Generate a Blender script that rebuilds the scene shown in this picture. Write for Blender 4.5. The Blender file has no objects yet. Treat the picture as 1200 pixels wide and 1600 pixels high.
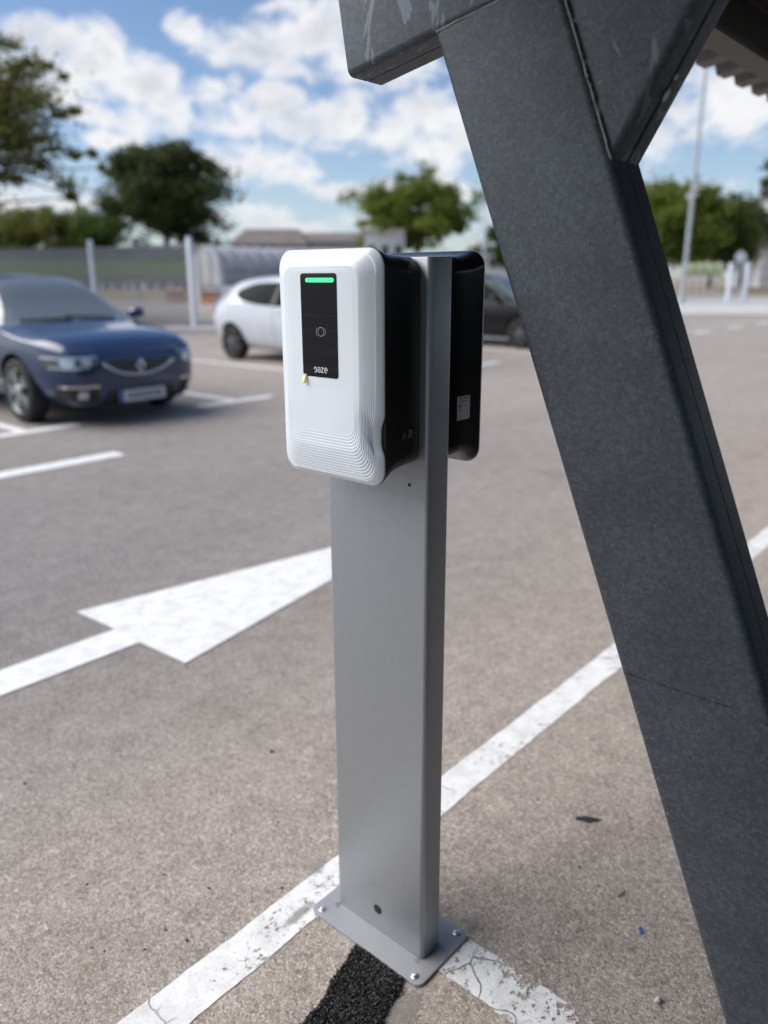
import bpy, bmesh, math, random
import numpy as np
from mathutils import Vector, Matrix, noise
random.seed(7); rng = np.random.default_rng(7)
SC = bpy.context.scene
COL = SC.collection
R = math.radians
PI = math.pi

# ------------------------------------------------------------------ helpers
def tag(o, label=None, cat=None, group=None, kind=None):
    if label: o['label'] = label
    if cat: o['category'] = cat
    if group: o['group'] = group
    if kind: o['kind'] = kind
    return o

def link(name, me, mat=None, parent=None, smooth=False, angle=None):
    o = bpy.data.objects.new(name, me)
    COL.objects.link(o)
    if mat is not None and len(me.materials) == 0:
        for m in (mat if isinstance(mat, (list, tuple)) else [mat]):
            me.materials.append(m)
    if smooth:
        me.polygons.foreach_set('use_smooth', [True] * len(me.polygons))
        if angle is not None:
            me.set_sharp_from_angle(angle=R(angle))
    if parent is not None: o.parent = parent
    me.update()
    return o

def empty(name, loc=(0, 0, 0), rz=0.0):
    o = bpy.data.objects.new(name, None)
    COL.objects.link(o)
    o.empty_display_size = .2
    o.location = loc
    o.rotation_euler = (0, 0, rz)
    return o

class MB:
    """collects verts and faces of one mesh"""
    def __init__(s): s.v = []; s.f = []; s.mi = []
    def add(s, vs, fs, mi=0):
        b = len(s.v)
        s.v += [tuple(map(float, p)) for p in vs]
        s.f += [tuple(i + b for i in f) for f in fs]
        s.mi += [mi] * len(fs)
    def box(s, c, d, rot=None, mi=0):
        x, y, z = (k / 2 for k in d)
        vs = [Vector(p) for p in ((-x,-y,-z),(x,-y,-z),(x,y,-z),(-x,y,-z),(-x,-y,z),(x,-y,z),(x,y,z),(-x,y,z))]
        if rot is not None: vs = [rot @ p for p in vs]
        c = Vector(c)
        s.add([p + c for p in vs], [(3,2,1,0),(4,5,6,7),(0,1,5,4),(1,2,6,5),(2,3,7,6),(3,0,4,7)], mi)
    def rings(s, rr, closed=True, cap0=True, cap1=True, mi=0):
        n = len(rr[0]); vs = [p for r in rr for p in r]; fs = []
        for k in range(len(rr) - 1):
            for i in range(n if closed else n - 1):
                j = (i + 1) % n
                fs.append((k*n+i, k*n+j, (k+1)*n+j, (k+1)*n+i))
        if cap0: fs.append(tuple(range(n - 1, -1, -1)))
        if cap1: fs.append(tuple((len(rr)-1)*n + i for i in range(n)))
        s.add(vs, fs, mi)
    def tube(s, pts, rad, n=8, cap=True, mi=0):
        pts = [Vector(p) for p in pts]
        rr = []
        for i, p in enumerate(pts):
            t = (pts[min(i+1, len(pts)-1)] - pts[max(i-1, 0)]).normalized()
            a = t.cross(Vector((0, 0, 1)) if abs(t.z) < .9 else Vector((1, 0, 0))).normalized()
            b = t.cross(a)
            r = rad[i] if isinstance(rad, (list, tuple)) else rad
            rr.append([p + (a * math.cos(2*PI*k/n) + b * math.sin(2*PI*k/n)) * r for k in range(n)])
        s.rings(rr, True, cap, cap, mi)
    def build(s, name, mat, parent=None, smooth=False, angle=None, fix=False):
        me = bpy.data.meshes.new(name)
        me.from_pydata(s.v, [], s.f)
        if any(s.mi): me.polygons.foreach_set('material_index', s.mi)
        if fix:
            bm = bmesh.new(); bm.from_mesh(me)
            bmesh.ops.recalc_face_normals(bm, faces=bm.faces); bm.to_mesh(me); bm.free()
        return link(name, me, mat, parent, smooth, angle)

def rrect(w, h, r, nc=8, ns=2, nl=2):
    """rounded rectangle (centre 0) in 2-D, counter-clockwise, fixed point count"""
    r = min(r, w/2 - 1e-5, h/2 - 1e-5)
    P = []
    cs = [(w/2-r, h/2-r, 0), (-w/2+r, h/2-r, 90), (-w/2+r, -h/2+r, 180), (w/2-r, -h/2+r, 270)]
    for q, (cx, cy, a0) in enumerate(cs):
        for k in range(nc + 1):
            a = R(a0 + 90 * k / nc)
            P.append((cx + r*math.cos(a), cy + r*math.sin(a)))
        nx = cs[(q + 1) % 4]; a = R(a0 + 90)
        A = P[-1]; B = (nx[0] + r*math.cos(R(nx[2])), nx[1] + r*math.sin(R(nx[2])))
        m = ns if q in (0, 2) else nl
        for k in range(1, m):
            t = k / m; P.append((A[0] + (B[0]-A[0])*t, A[1] + (B[1]-A[1])*t))
    return P

def children_of(o): return [c for c in COL.objects if c.parent == o]
def copy_tree(o, parent=None):
    c = o.copy(); COL.objects.link(c)
    if parent is not None:
        c.parent = parent; c.matrix_parent_inverse = o.matrix_parent_inverse.copy()
    for ch in children_of(o): copy_tree(ch, c)
    return c

def smooth01(t): t = min(1, max(0, t)); return t*t*(3-2*t)

# ------------------------------------------------------------------ materials
class NT:
    def __init__(s, name):
        s.m = bpy.data.materials.new(name); s.m.use_nodes = True
        s.t = s.m.node_tree; s.n = s.t.nodes; s.l = s.t.links
        s.b = s.n['Principled BSDF']; s.out = s.n['Material Output']
    def node(s, ty, **kw):
        x = s.n.new(ty)
        for k, v in kw.items():
            if k.startswith('i_'):
                key = k[2:].replace('_', ' ')
                x.inputs[key].default_value = v
            else: setattr(x, k, v)
        return x
    def set(s, **kw):
        for k, v in kw.items(): s.b.inputs[k.replace('_', ' ')].default_value = v
        return s
    def coord(s, kind='Object', scale=(1,1,1), loc=(0,0,0)):
        c = s.node('ShaderNodeTexCoord'); m = s.node('ShaderNodeMapping')
        m.inputs['Scale'].default_value = scale; m.inputs['Location'].default_value = loc
        s.l.new(c.outputs[kind], m.inputs['Vector']); return m.outputs['Vector']
    def noise(s, v, scale, detail=3, rough=.55, dist=0):
        x = s.node('ShaderNodeTexNoise'); x.inputs['Scale'].default_value = scale
        x.inputs['Detail'].default_value = detail; x.inputs['Roughness'].default_value = rough
        x.inputs['Distortion'].default_value = dist
        if v is not None: s.l.new(v, x.inputs['Vector'])
        return x
    def voro(s, v, scale, feature='F1', rnd=1):
        x = s.node('ShaderNodeTexVoronoi', feature=feature); x.inputs['Scale'].default_value = scale
        x.inputs['Randomness'].default_value = rnd
        if v is not None: s.l.new(v, x.inputs['Vector'])
        return x
    def ramp(s, v, stops, interp='LINEAR'):
        x = s.node('ShaderNodeValToRGB'); e = x.color_ramp.elements
        x.color_ramp.interpolation = interp
        while len(e) < len(stops): e.new(.5)
        for k, (p, c) in enumerate(stops):
            e[k].position = p
            e[k].color = (c, c, c, 1) if isinstance(c, (int, float)) else (*c, 1)
        s.l.new(v, x.inputs['Fac']); return x.outputs['Color']
    def mix(s, f, a, b, mode='MIX'):
        x = s.node('ShaderNodeMix', data_type='RGBA', blend_type=mode)
        for sock, val in ((x.inputs[0], f), (x.inputs[6], a), (x.inputs[7], b)):
            if hasattr(val, 'is_linked') or hasattr(val, 'links'): s.l.new(val, sock)
            elif isinstance(val, (int, float)): sock.default_value = val if sock.type == 'VALUE' else (val, val, val, 1)
            else: sock.default_value = (*val, 1)
        return x.outputs[2]
    def math(s, op, a, b=None, c=None, clamp=False):
        x = s.node('ShaderNodeMath', operation=op, use_clamp=clamp)
        for i, v in enumerate((a, b, c)):
            if v is None: continue
            if isinstance(v, (int, float)): x.inputs[i].default_value = v
            else: s.l.new(v, x.inputs[i])
        return x.outputs[0]
    def bump(s, h, strength=.3, dist=.002, normal=None):
        x = s.node('ShaderNodeBump'); x.inputs['Strength'].default_value = strength
        x.inputs['Distance'].default_value = dist; s.l.new(h, x.inputs['Height'])
        if normal is not None: s.l.new(normal, x.inputs['Normal'])
        return x.outputs['Normal']
    def to(s, out, inp): s.l.new(out, s.b.inputs[inp]); return s

def plain(name, col, rough=.5, metal=0, coat=0, spec=.5, var=0, vscale=8, bump=0, bscale=200):
    t = NT(name); t.set(Roughness=rough, Metallic=metal)
    t.b.inputs['Specular IOR Level'].default_value = spec
    t.b.inputs['Coat Weight'].default_value = coat; t.b.inputs['Coat Roughness'].default_value = .04
    t.b.inputs['Base Color'].default_value = (*col, 1)
    v = t.coord()
    n = t.noise(v, vscale, 5)
    k = max(var, .04)
    t.to(t.ramp(n.outputs['Fac'], [(.3, tuple(c*(1-k) for c in col)), (.7, tuple(min(1, c*(1+k)) for c in col))]), 'Base Color')
    if bump:
        n2 = t.noise(v, bscale, 2); t.to(t.bump(n2.outputs['Fac'], bump, .0005), 'Normal')
    return t.m

# asphalt ---------------------------------------------------------------
def asphalt_color(t, v):
    st = t.voro(v, 185); st2 = t.voro(v, 85)
    stone = t.ramp(st.outputs['Color'], [(0, (.13,.11,.10)), (.3, (.36,.32,.29)), (.7, (.57,.52,.475)), (1, (.85,.81,.76))])
    big = t.ramp(st2.outputs['Color'], [(0, (.23,.20,.185)), (.4, (.42,.375,.34)), (.85, (.50,.45,.405)), (1, (.70,.63,.55))])
    c = t.mix(.42, stone, big)
    gap = t.ramp(t.voro(v, 185, 'DISTANCE_TO_EDGE').outputs['Distance'], [(0, .42), (.10, 1)])
    c = t.mix(1, c, gap, 'MULTIPLY')
    pits = t.ramp(t.noise(v, 48, 4, .75).outputs['Fac'], [(.30, .42), (.42, 1)])
    c = t.mix(.8, c, pits, 'MULTIPLY')
    med = t.ramp(t.noise(v, 9, 5, .65).outputs['Fac'], [(.3, .84), (.7, 1.12)])
    c = t.mix(1, c, med, 'MULTIPLY')
    wide = t.noise(v, .55, 4, .6)
    c = t.mix(1, c, t.ramp(wide.outputs['Fac'], [(.3, (.95,.935,.915)), (.7, (1.08,1.05,1.01))]), 'MULTIPLY')
    return c, st

def mat_asphalt():
    t = NT('asphalt'); v = t.coord()
    c, st = asphalt_color(t, v)
    # the bay is an older beige surface, the lane a greyer one, with worn wheel paths
    sx = t.node('ShaderNodeSeparateXYZ'); t.l.new(v, sx.inputs[0])
    wob = t.noise(v, 1.1, 4)
    y = t.math('ADD', sx.outputs['Y'], t.math('MULTIPLY', wob.outputs['Fac'], 1.6))
    f = t.ramp(t.math('DIVIDE', y, 10), [(.16, 0), (.42, 1)])
    grey = t.node('ShaderNodeHueSaturation'); grey.inputs['Saturation'].default_value = .42; grey.inputs['Value'].default_value = .62
    t.l.new(c, grey.inputs['Color'])
    xf = t.ramp(t.math('DIVIDE', t.math('ADD', sx.outputs['X'], t.math('MULTIPLY', wob.outputs['Fac'], 1.5)), 20), [(.12, 1), (.42, .25)])
    c = t.mix(t.math('MULTIPLY', f, xf), c, grey.outputs['Color'])
    wear = t.noise(t.coord(scale=(.12, .9, 1)), 1.0, 4, .6)
    c = t.mix(1, c, t.ramp(wear.outputs['Fac'], [(.35, .93), (.65, 1.06)]), 'MULTIPLY')
    c = t.mix(1, c, (.955, .935, .93), 'MULTIPLY')
    # brown damp-looking dirt stains
    stn = t.ramp(t.noise(v, 2.3, 3, .5).outputs['Fac'], [(.60, 0), (.72, .35)])
    c = t.mix(stn, c, (.17,.14,.11))
    t.to(c, 'Base Color'); t.set(Roughness=.88); t.b.inputs['Specular IOR Level'].default_value = .35
    h1 = t.ramp(st.outputs['Distance'], [(0, 1), (.7, 0)])
    h2 = t.noise(v, 45, 5, .7)
    nb = t.bump(h1, .30, .0030); t.to(t.bump(h2.outputs['Fac'], .4, .005, nb), 'Normal')
    return t.m

def mat_paint(name, wear=.5, edge=None):
    """road paint; worn through where the noise is high"""
    t = NT(name); v = t.coord()
    dirt = t.noise(v, 14, 6, .7); fine = t.noise(v, 160, 3, .7)
    c = t.ramp(dirt.outputs['Fac'], [(.28, (.60,.59,.575)), (.55, (.80,.80,.795)), (.8, (.86,.86,.86))])
    c = t.mix(.45, c, t.ramp(fine.outputs['Fac'], [(.3, .72), (.55, 1)]), 'MULTIPLY')
    t.to(c, 'Base Color'); t.set(Roughness=.75)
    b = t.bump(fine.outputs['Fac'], .35, .002); t.to(b, 'Normal')
    if wear > 0:
        # flaked spots plus hair cracks
        n1 = t.noise(v, 58, 8, .80, .15); big = t.noise(v, 5, 3)
        w = t.math('ADD', t.math('MULTIPLY', n1.outputs['Fac'], .72), t.math('MULTIPLY', big.outputs['Fac'], .38))
        holes = t.ramp(w, [(.74 - .14*wear, 0), (.75 - .14*wear, 1)])
        wv = t.node('ShaderNodeMapping'); 
        nz = t.noise(v, 6, 4)
        dv = t.node('ShaderNodeVectorMath', operation='ADD')
        sc = t.node('ShaderNodeVectorMath', operation='SCALE'); sc.inputs['Scale'].default_value = .12
        t.l.new(nz.outputs['Color'], sc.inputs[0]); t.l.new(v, dv.inputs[0]); t.l.new(sc.outputs[0], dv.inputs[1])
        cr = t.voro(dv.outputs[0], 6.5, 'DISTANCE_TO_EDGE')
        crm = t.ramp(cr.outputs['Distance'], [(.010, 1), (.016, 0)])
        gate = t.ramp(t.noise(v, 3.1, 2).outputs['Fac'], [(.47, 0), (.53, 1)])
        crack = t.math('MULTIPLY', crm, gate)
        mask = t.math('MAXIMUM', holes, crack)
        tr = t.node('ShaderNodeBsdfTransparent'); mx = t.node('ShaderNodeMixShader')
        t.l.new(mask, mx.inputs[0]); t.l.new(t.b.outputs[0], mx.inputs[1]); t.l.new(tr.outputs[0], mx.inputs[2])
        t.l.new(mx.outputs[0], t.out.inputs['Surface'])
    return t.m

def mat_galv(name, base=(.135,.145,.155), flakes=0.0, vein=1.0):
    t = NT(name); v = t.coord()
    n1 = t.noise(v, 260, 4, .75, .8); n2 = t.noise(v, 7, 5, .6); vo = t.voro(v, 185)
    c = t.ramp(n1.outputs['Fac'], [(.32, tuple(k*.50 for k in base)), (.5, base), (.68, tuple(k*1.75 for k in base))])
    c = t.mix(.65, c, t.ramp(vo.outputs['Color'], [(0, tuple(k*.58 for k in base)), (.5, base), (1, tuple(k*1.55 for k in base))]))
    vd = t.voro(v, 165, 'DISTANCE_TO_EDGE'); c = t.mix(.55*vein, c, t.ramp(vd.outputs['Distance'], [(0, .55), (.10, 1)]), 'MULTIPLY')
    c = t.mix(1, c, t.ramp(n2.outputs['Fac'], [(.3, .82), (.7, 1.16)]), 'MULTIPLY')
    if flakes:
        vs = t.coord(scale=(1, 1.0, .55))
        n3 = t.noise(vs, 10, 3, .55, 2.2)
        m = t.ramp(n3.outputs['Fac'], [(.585, 0), (.61, 1)])
        m2 = t.math('MULTIPLY', m, flakes)
        c = t.mix(m2, c, tuple(k*2.3 for k in base))
    # light scratches
    t.to(c, 'Base Color'); t.set(Metallic=.25, Roughness=.5)
    t.to(t.ramp(n1.outputs['Fac'], [(.3, .42), (.7, .62)]), 'Roughness')
    t.to(t.bump(n1.outputs['Fac'], .28, .0012), 'Normal')
    return t.m

def mat_leaf(name, col, col2, trans=.35):
    t = NT(name)
    g = t.node('ShaderNodeNewGeometry')
    c = t.ramp(g.outputs['Random Per Island'], [(0, col), (.6, tuple((a+b)/2 for a, b in zip(col, col2))), (1, col2)])
    t.to(c, 'Base Color'); t.set(Roughness=.6); t.b.inputs['Specular IOR Level'].default_value = .25
    tl = t.node('ShaderNodeBsdfTranslucent'); t.l.new(c, tl.inputs['Color'])
    mx = t.node('ShaderNodeMixShader'); mx.inputs[0].default_value = trans
    t.l.new(t.b.outputs[0], mx.inputs[1]); t.l.new(tl.outputs[0], mx.inputs[2])
    t.l.new(mx.outputs[0], t.out.inputs['Surface'])
    return t.m

def mat_ground(name, stops, scale=1.5, bump=.5):
    t = NT(name); v = t.coord()
    a = t.noise(v, scale, 6, .7)
    t.to(t.ramp(a.outputs['Fac'], stops), 'Base Color'); t.set(Roughness=.95)
    t.b.inputs['Specular IOR Level'].default_value = .1
    t.to(t.bump(t.noise(v, 12, 5, .7).outputs['Fac'], bump, .05), 'Normal')
    return t.m

def mat_emit(name, col, strength):
    t = NT(name); t.set(Roughness=.4)
    t.b.inputs['Base Color'].default_value = (*[c*.5 for c in col], 1)
    t.b.inputs['Emission Color'].default_value = (*col, 1); t.b.inputs['Emission Strength'].default_value = strength
    return t.m

def mat_glass_dark(name, col=(.02,.024,.026), rough=.03, spec=.6, spread=0):
    return plain(name, col, rough, 0, .0, spec, .1, 3)

M = {}
M['asphalt'] = mat_asphalt()
M['paint_worn'] = mat_paint('worn_road_paint', .70)
M['paint_flaked'] = mat_paint('flaked_road_paint', 1.38)
M['paint'] = mat_paint('road_paint', 0)
M['concrete'] = plain('concrete', (.42,.41,.40), .9, var=.12, vscale=5, bump=.4, bscale=60)
M['pale_concrete'] = plain('pale_concrete', (.50,.49,.48), .9, var=.1, vscale=1.2)
M['galv'] = mat_galv('galvanised_column', (.064,.077,.091))
M['galv_flake'] = mat_galv('galvanised_rafter', (.066,.079,.093), 1.0, .3)
M['weld'] = plain('weld_metal', (.13,.135,.14), .5, .3, var=.3, vscale=90, bump=.5, bscale=400)
M['rub'] = plain('rubbed_zinc', (.30,.31,.32), .5, .3)
M['roof'] = plain('roof_sheet_metal', (.115,.112,.108), .5, .2, var=.08, vscale=3)
M['purlin'] = plain('purlin_steel', (.10,.095,.09), .55, .2, var=.1, vscale=20)
M['white'] = plain('white_plastic', (.79,.845,.90), .32, coat=.15, var=.01)
M['black'] = plain('black_plastic', (.004,.004,.0045), .24, spec=.34, var=.2, bump=.05, bscale=900)
M['screen'] = plain('black_glass', (.003,.003,.004), .05, spec=.32)
def mat_screen():
    t = NT('black_glass'); t.b.inputs['Base Color'].default_value = (.003,.003,.004,1); t.set(Roughness=.05); t.b.inputs['Specular IOR Level'].default_value = .4
    v = t.coord(); sx = t.node('ShaderNodeSeparateXYZ'); t.l.new(v, sx.inputs[0]); wob = t.noise(v, 22, 1, .3)
    z = t.math('ADD', sx.outputs['Z'], t.math('MULTIPLY', wob.outputs['Fac'], .012)); h = None
    for z0 in (.0915, .0680, .0325):
        p_ = t.math('SUBTRACT', 1, t.math('MULTIPLY', t.math('ABSOLUTE', t.math('SUBTRACT', z, z0)), 1400), clamp=True)
        h = p_ if h is None else t.math('MAXIMUM', h, p_)
    t.to(t.bump(h, .10, .0006), 'Normal'); return t.m
M['screen'] = mat_screen()
M['ink'] = plain('light_grey_print', (.75,.76,.78), .6)
M['ink_dim'] = plain('grey_print', (.38,.385,.39), .6)
M['led'] = mat_emit('green_light', (.035, .90, .22), 1.0)
M['yellow'] = plain('yellow_film', (.85,.80,.28), .5)
M['film'] = plain('clear_film', (.55,.55,.5), .3)
M['silver'] = plain('silver_powder_coat', (.365,.382,.405), .44, .70, spec=.5, var=.03, vscale=60, bump=.05, bscale=2500)
M['plate_silver'] = plain('grey_powder_coat', (.29,.30,.32), .5, .2, var=.03, vscale=60)
M['bolt'] = plain('zinc_bolt', (.62,.63,.64), .28, .9, var=.1)
M['cap'] = plain('black_rubber_cap', (.012,.012,.012), .6)
M['label'] = plain('silver_label', (.46,.47,.47), .5)
M['dark_print'] = plain('dark_print', (.03,.03,.03), .7)
M['dust'] = plain('tan_dust', (.26,.22,.17), 1, var=.3, vscale=120)

# ------------------------------------------------------------------ camera
FWD = Vector((0.719, 0.632, -0.289)); 
f_px, pit, roll, yaw = 1219.934, 0.292866, -0.00424, 0.72047
FWD = Vector((math.cos(yaw)*math.cos(pit), math.sin(yaw)*math.cos(pit), -math.sin(pit)))
r0 = FWD.cross(Vector((0,0,1))).normalized(); u0 = r0.cross(FWD)
RT = r0*math.cos(roll) + u0*math.sin(roll); UP = -r0*math.sin(roll) + u0*math.cos(roll)
CH = 1.42
cam = bpy.data.cameras.new('camera'); co = bpy.data.objects.new('camera', cam); COL.objects.link(co)
co.matrix_world = Matrix(((RT.x, UP.x, -FWD.x, 0), (RT.y, UP.y, -FWD.y, 0), (RT.z, UP.z, -FWD.z, CH), (0,0,0,1)))
cam.sensor_fit = 'HORIZONTAL'; cam.sensor_width = 36
cam.lens = f_px/1200*36
cam.clip_start = .02; cam.clip_end = 3000
cam.dof.use_dof = True; cam.dof.focus_distance = 1.33; cam.dof.aperture_fstop = 2.75
cam.dof.aperture_blades = 0
SC.camera = co
FH = Vector((math.cos(yaw), math.sin(yaw), 0)); RH = Vector((math.sin(yaw), -math.cos(yaw), 0))
def pt(bear, d, z=0):
    """place d metres ahead of the camera, bear = sideways slope"""
    p = FH*d + RH*((bear-600)/1274*d); return Vector((p.x, p.y, z))

# ------------------------------------------------------------------ world and sun
SUN_EL, SUN_AZ = 45, 130     # sun azimuth measured from +X towards +Y
def build_world():
    w = bpy.data.worlds.new('World'); SC.world = w; w.use_nodes = True
    nt = w.node_tree; n = nt.nodes; l = nt.links
    bg = n['Background']; bg.inputs['Strength'].default_value = .065
    sky = n.new('ShaderNodeTexSky'); sky.sky_type = 'NISHITA'; sky.sun_disc = False
    sky.sun_elevation = R(SUN_EL); sky.sun_rotation = R(90 - SUN_AZ)
    sky.air_density = 1.0; sky.dust_density = .6; sky.ozone_density = 1.6
    def mth(op, a, b=None, c=None, clamp=False):
        x = n.new('ShaderNodeMath'); x.operation = op; x.use_clamp = clamp
        for i, v in enumerate((a, b, c)):
            if v is None: continue
            if isinstance(v, (int, float)): x.inputs[i].default_value = v
            else: l.new(v, x.inputs[i])
        return x.outputs[0]
    tc = n.new('ShaderNodeTexCoord'); sp = n.new('ShaderNodeSeparateXYZ'); l.new(tc.outputs['Generated'], sp.inputs[0])
    # azimuth relative to the look direction (deg, right positive) and elevation (deg)
    cx = mth('ADD', mth('MULTIPLY', sp.outputs['X'], FH.x), mth('MULTIPLY', sp.outputs['Y'], FH.y))
    cy = mth('ADD', mth('MULTIPLY', sp.outputs['X'], RH.x), mth('MULTIPLY', sp.outputs['Y'], RH.y))
    az = mth('MULTIPLY', mth('ARCTAN2', cy, cx), 180/PI)
    el = mth('MULTIPLY', mth('ARCSINE', sp.outputs['Z']), 180/PI)
    def ae(x, y):
        d = FWD + RT*((x-600)/f_px) - UP*((y-800)/f_px); d.normalize()
        return math.degrees(math.atan2(d.dot(RH), d.dot(FH))), math.degrees(math.asin(d.z))
    # cloud heaps as (centre az, centre el, half width, half height, weight) in degrees of sky
    heaps = []
    def heap(x, y, wx, wy, k=1.0):
        a, e = ae(x, y); heaps.append((a, e, wx/22., wy/22., k))
    for h in ((75,62,62,30),(135,95,85,50),(45,120,60,60,.9),(195,120,60,46),(240,135,48,40),(265,170,44,40),(215,185,70,28),(120,150,60,36),
              (272,36,22,20,.8),(300,58,34,22),(345,72,50,28),(395,80,60,30),(440,60,55,46),(500,50,75,60),(540,95,60,34),(430,108,60,14,.9),(620,60,80,70),
              (370,121,20,16,.85),(335,152,40,26,.9),(370,182,60,32),(430,160,48,32),(475,190,75,34),(560,180,55,36),(620,200,60,40),(520,215,70,26,.9),
              (395,255,90,32),(445,272,56,20,.9),(340,250,40,26,.9),(690,200,70,90,.95),(640,245,50,24,.8),
              (545,298,85,15,.85),(620,288,50,16,.8),(700,300,80,30,.8),(400,338,75,24,.9),(480,357,70,12,.9),(560,345,80,14,.7),
              (160,216,38,17,.85),(205,219,34,15,.9),(240,250,40,18,.6),(25,312,90,28,.9),(110,322,60,22,.9),(60,250,60,30,.7),
              (1150,165,95,46,1.05),(1050,150,50,40,.8),(1020,225,46,46,.85),(1085,306,60,24,.95),(1040,275,40,40,.6),(1190,335,70,16,.6),(860,330,150,40,.8)):
        heap(*h)
    total = None
    aev = n.new('ShaderNodeCombineXYZ'); l.new(az, aev.inputs[0]); l.new(el, aev.inputs[1])
    for a, e, sa, se, k in heaps:
        ma = n.new('ShaderNodeVectorMath'); ma.operation = 'MULTIPLY_ADD'; l.new(aev.outputs[0], ma.inputs[0])
        ma.inputs[1].default_value = (1/sa, 1/se, 0); ma.inputs[2].default_value = (-a/sa, -e/se, 0)
        dt = n.new('ShaderNodeVectorMath'); dt.operation = 'DOT_PRODUCT'; l.new(ma.outputs[0], dt.inputs[0]); l.new(ma.outputs[0], dt.inputs[1])
        g = mth('SUBTRACT', k, mth('MULTIPLY', dt.outputs['Value'], .5))
        total = mth('MAXIMUM', g, 0.0) if total is None else mth('SMOOTH_MAX', total, g, .3)
    cv = n.new('ShaderNodeCombineXYZ'); l.new(mth('MULTIPLY', az, .1), cv.inputs[0]); l.new(mth('MULTIPLY', el, .15), cv.inputs[1])
    def nz(scale, detail, rough, dist=0.0, off=0.0):
        x = n.new('ShaderNodeTexNoise'); x.inputs['Scale'].default_value = scale; x.inputs['Detail'].default_value = detail
        x.inputs['Roughness'].default_value = rough; x.inputs['Distortion'].default_value = dist
        if off:
            m = n.new('ShaderNodeMapping'); m.inputs['Location'].default_value = (off*.3, off, 0)
            l.new(cv.outputs[0], m.inputs[0]); l.new(m.outputs[0], x.inputs['Vector'])
        else: l.new(cv.outputs[0], x.inputs['Vector'])
        return x.outputs['Fac']
    # far from the pictured part of the sky: broken cloud of the same kind
    wide = n.new('ShaderNodeTexNoise'); wide.inputs['Scale'].default_value = 3.2; wide.inputs['Detail'].default_value = 6
    l.new(tc.outputs['Generated'], wide.inputs['Vector'])
    hi = mth('MULTIPLY', mth('SUBTRACT', el, 21), .12, clamp=True)
    side = mth('MULTIPLY', mth('SUBTRACT', mth('ABSOLUTE', az), 30), .1, clamp=True)
    outside = mth('MAXIMUM', hi, side)
    total = mth('ADD', total, mth('MULTIPLY', outside, mth('MULTIPLY', mth('SUBTRACT', wide.outputs['Fac'], .36), 2.6)))
    fine = nz(3.6, 6, .60, .3)
    dens = mth('ADD', total, mth('MULTIPLY', mth('SUBTRACT', fine, .5), 2.0))
    cov = n.new('ShaderNodeMapRange'); cov.interpolation_type = 'SMOOTHSTEP'; l.new(dens, cov.inputs[0])
    cov.inputs[1].default_value = .37; cov.inputs[2].default_value = 1.02
    # thick undersides are greyer than tops and edges
    up = nz(1.9, 4, .6, .2, -.16)
    thick = n.new('ShaderNodeMapRange'); thick.interpolation_type = 'SMOOTHSTEP'
    l.new(mth('ADD', mth('MULTIPLY', dens, .35), mth('MULTIPLY', up, 1.25)), thick.inputs[0])
    thick.inputs[1].default_value = .82; thick.inputs[2].default_value = 1.30
    cc = n.new('ShaderNodeMix'); cc.data_type = 'RGBA'; l.new(thick.outputs[0], cc.inputs[0])
    cc.inputs[6].default_value = (CW, CW*1.0, CW*1.02, 1); cc.inputs[7].default_value = (CG*.93, CG*.985, CG*1.09, 1)
    # thin bright air low over the horizon
    lowf = n.new('ShaderNodeMapRange'); l.new(el, lowf.inputs[0]); lowf.inputs[1].default_value = 0; lowf.inputs[2].default_value = 11
    lowf.inputs[3].default_value = .35; lowf.inputs[4].default_value = 0
    tint = n.new('ShaderNodeMix'); tint.data_type = 'RGBA'; tint.blend_type = 'MULTIPLY'; tint.inputs[0].default_value = 1
    l.new(sky.outputs[0], tint.inputs[6]); tint.inputs[7].default_value = (*SKYT, 1)
    base = n.new('ShaderNodeMix'); base.data_type = 'RGBA'; l.new(lowf.outputs[0], base.inputs[0])
    l.new(tint.outputs[2], base.inputs[6]); base.inputs[7].default_value = (CW*.8, CW*.9, CW*1.0, 1)
    fin = n.new('ShaderNodeMix'); fin.data_type = 'RGBA'; l.new(cov.outputs[0], fin.inputs[0])
    l.new(base.outputs[2], fin.inputs[6]); l.new(cc.outputs[2], fin.inputs[7])
    l.new(fin.outputs[2], bg.inputs['Color'])
    w.cycles.sampling_method = 'MANUAL'; w.cycles.sample_map_resolution = 512
CW, CG = 8.3, 5.7
SKYT = (.95, 1.02, 1.16)
build_world()
sd = bpy.data.lights.new('sun', 'SUN'); sd.energy = 2.7; sd.angle = R(66); sd.color = (1, .955, .89)
so = bpy.data.objects.new('sun', sd); COL.objects.link(so)
sdir = Vector((math.cos(R(SUN_EL))*math.cos(R(SUN_AZ)), math.cos(R(SUN_EL))*math.sin(R(SUN_AZ)), math.sin(R(SUN_EL))))
so.rotation_euler = sdir.to_track_quat('Z', 'Y').to_euler()
SC.view_settings.view_transform = 'Standard'; SC.view_settings.look = 'None'
SC.view_settings.exposure = .80; SC.view_settings.gamma = 1

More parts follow.
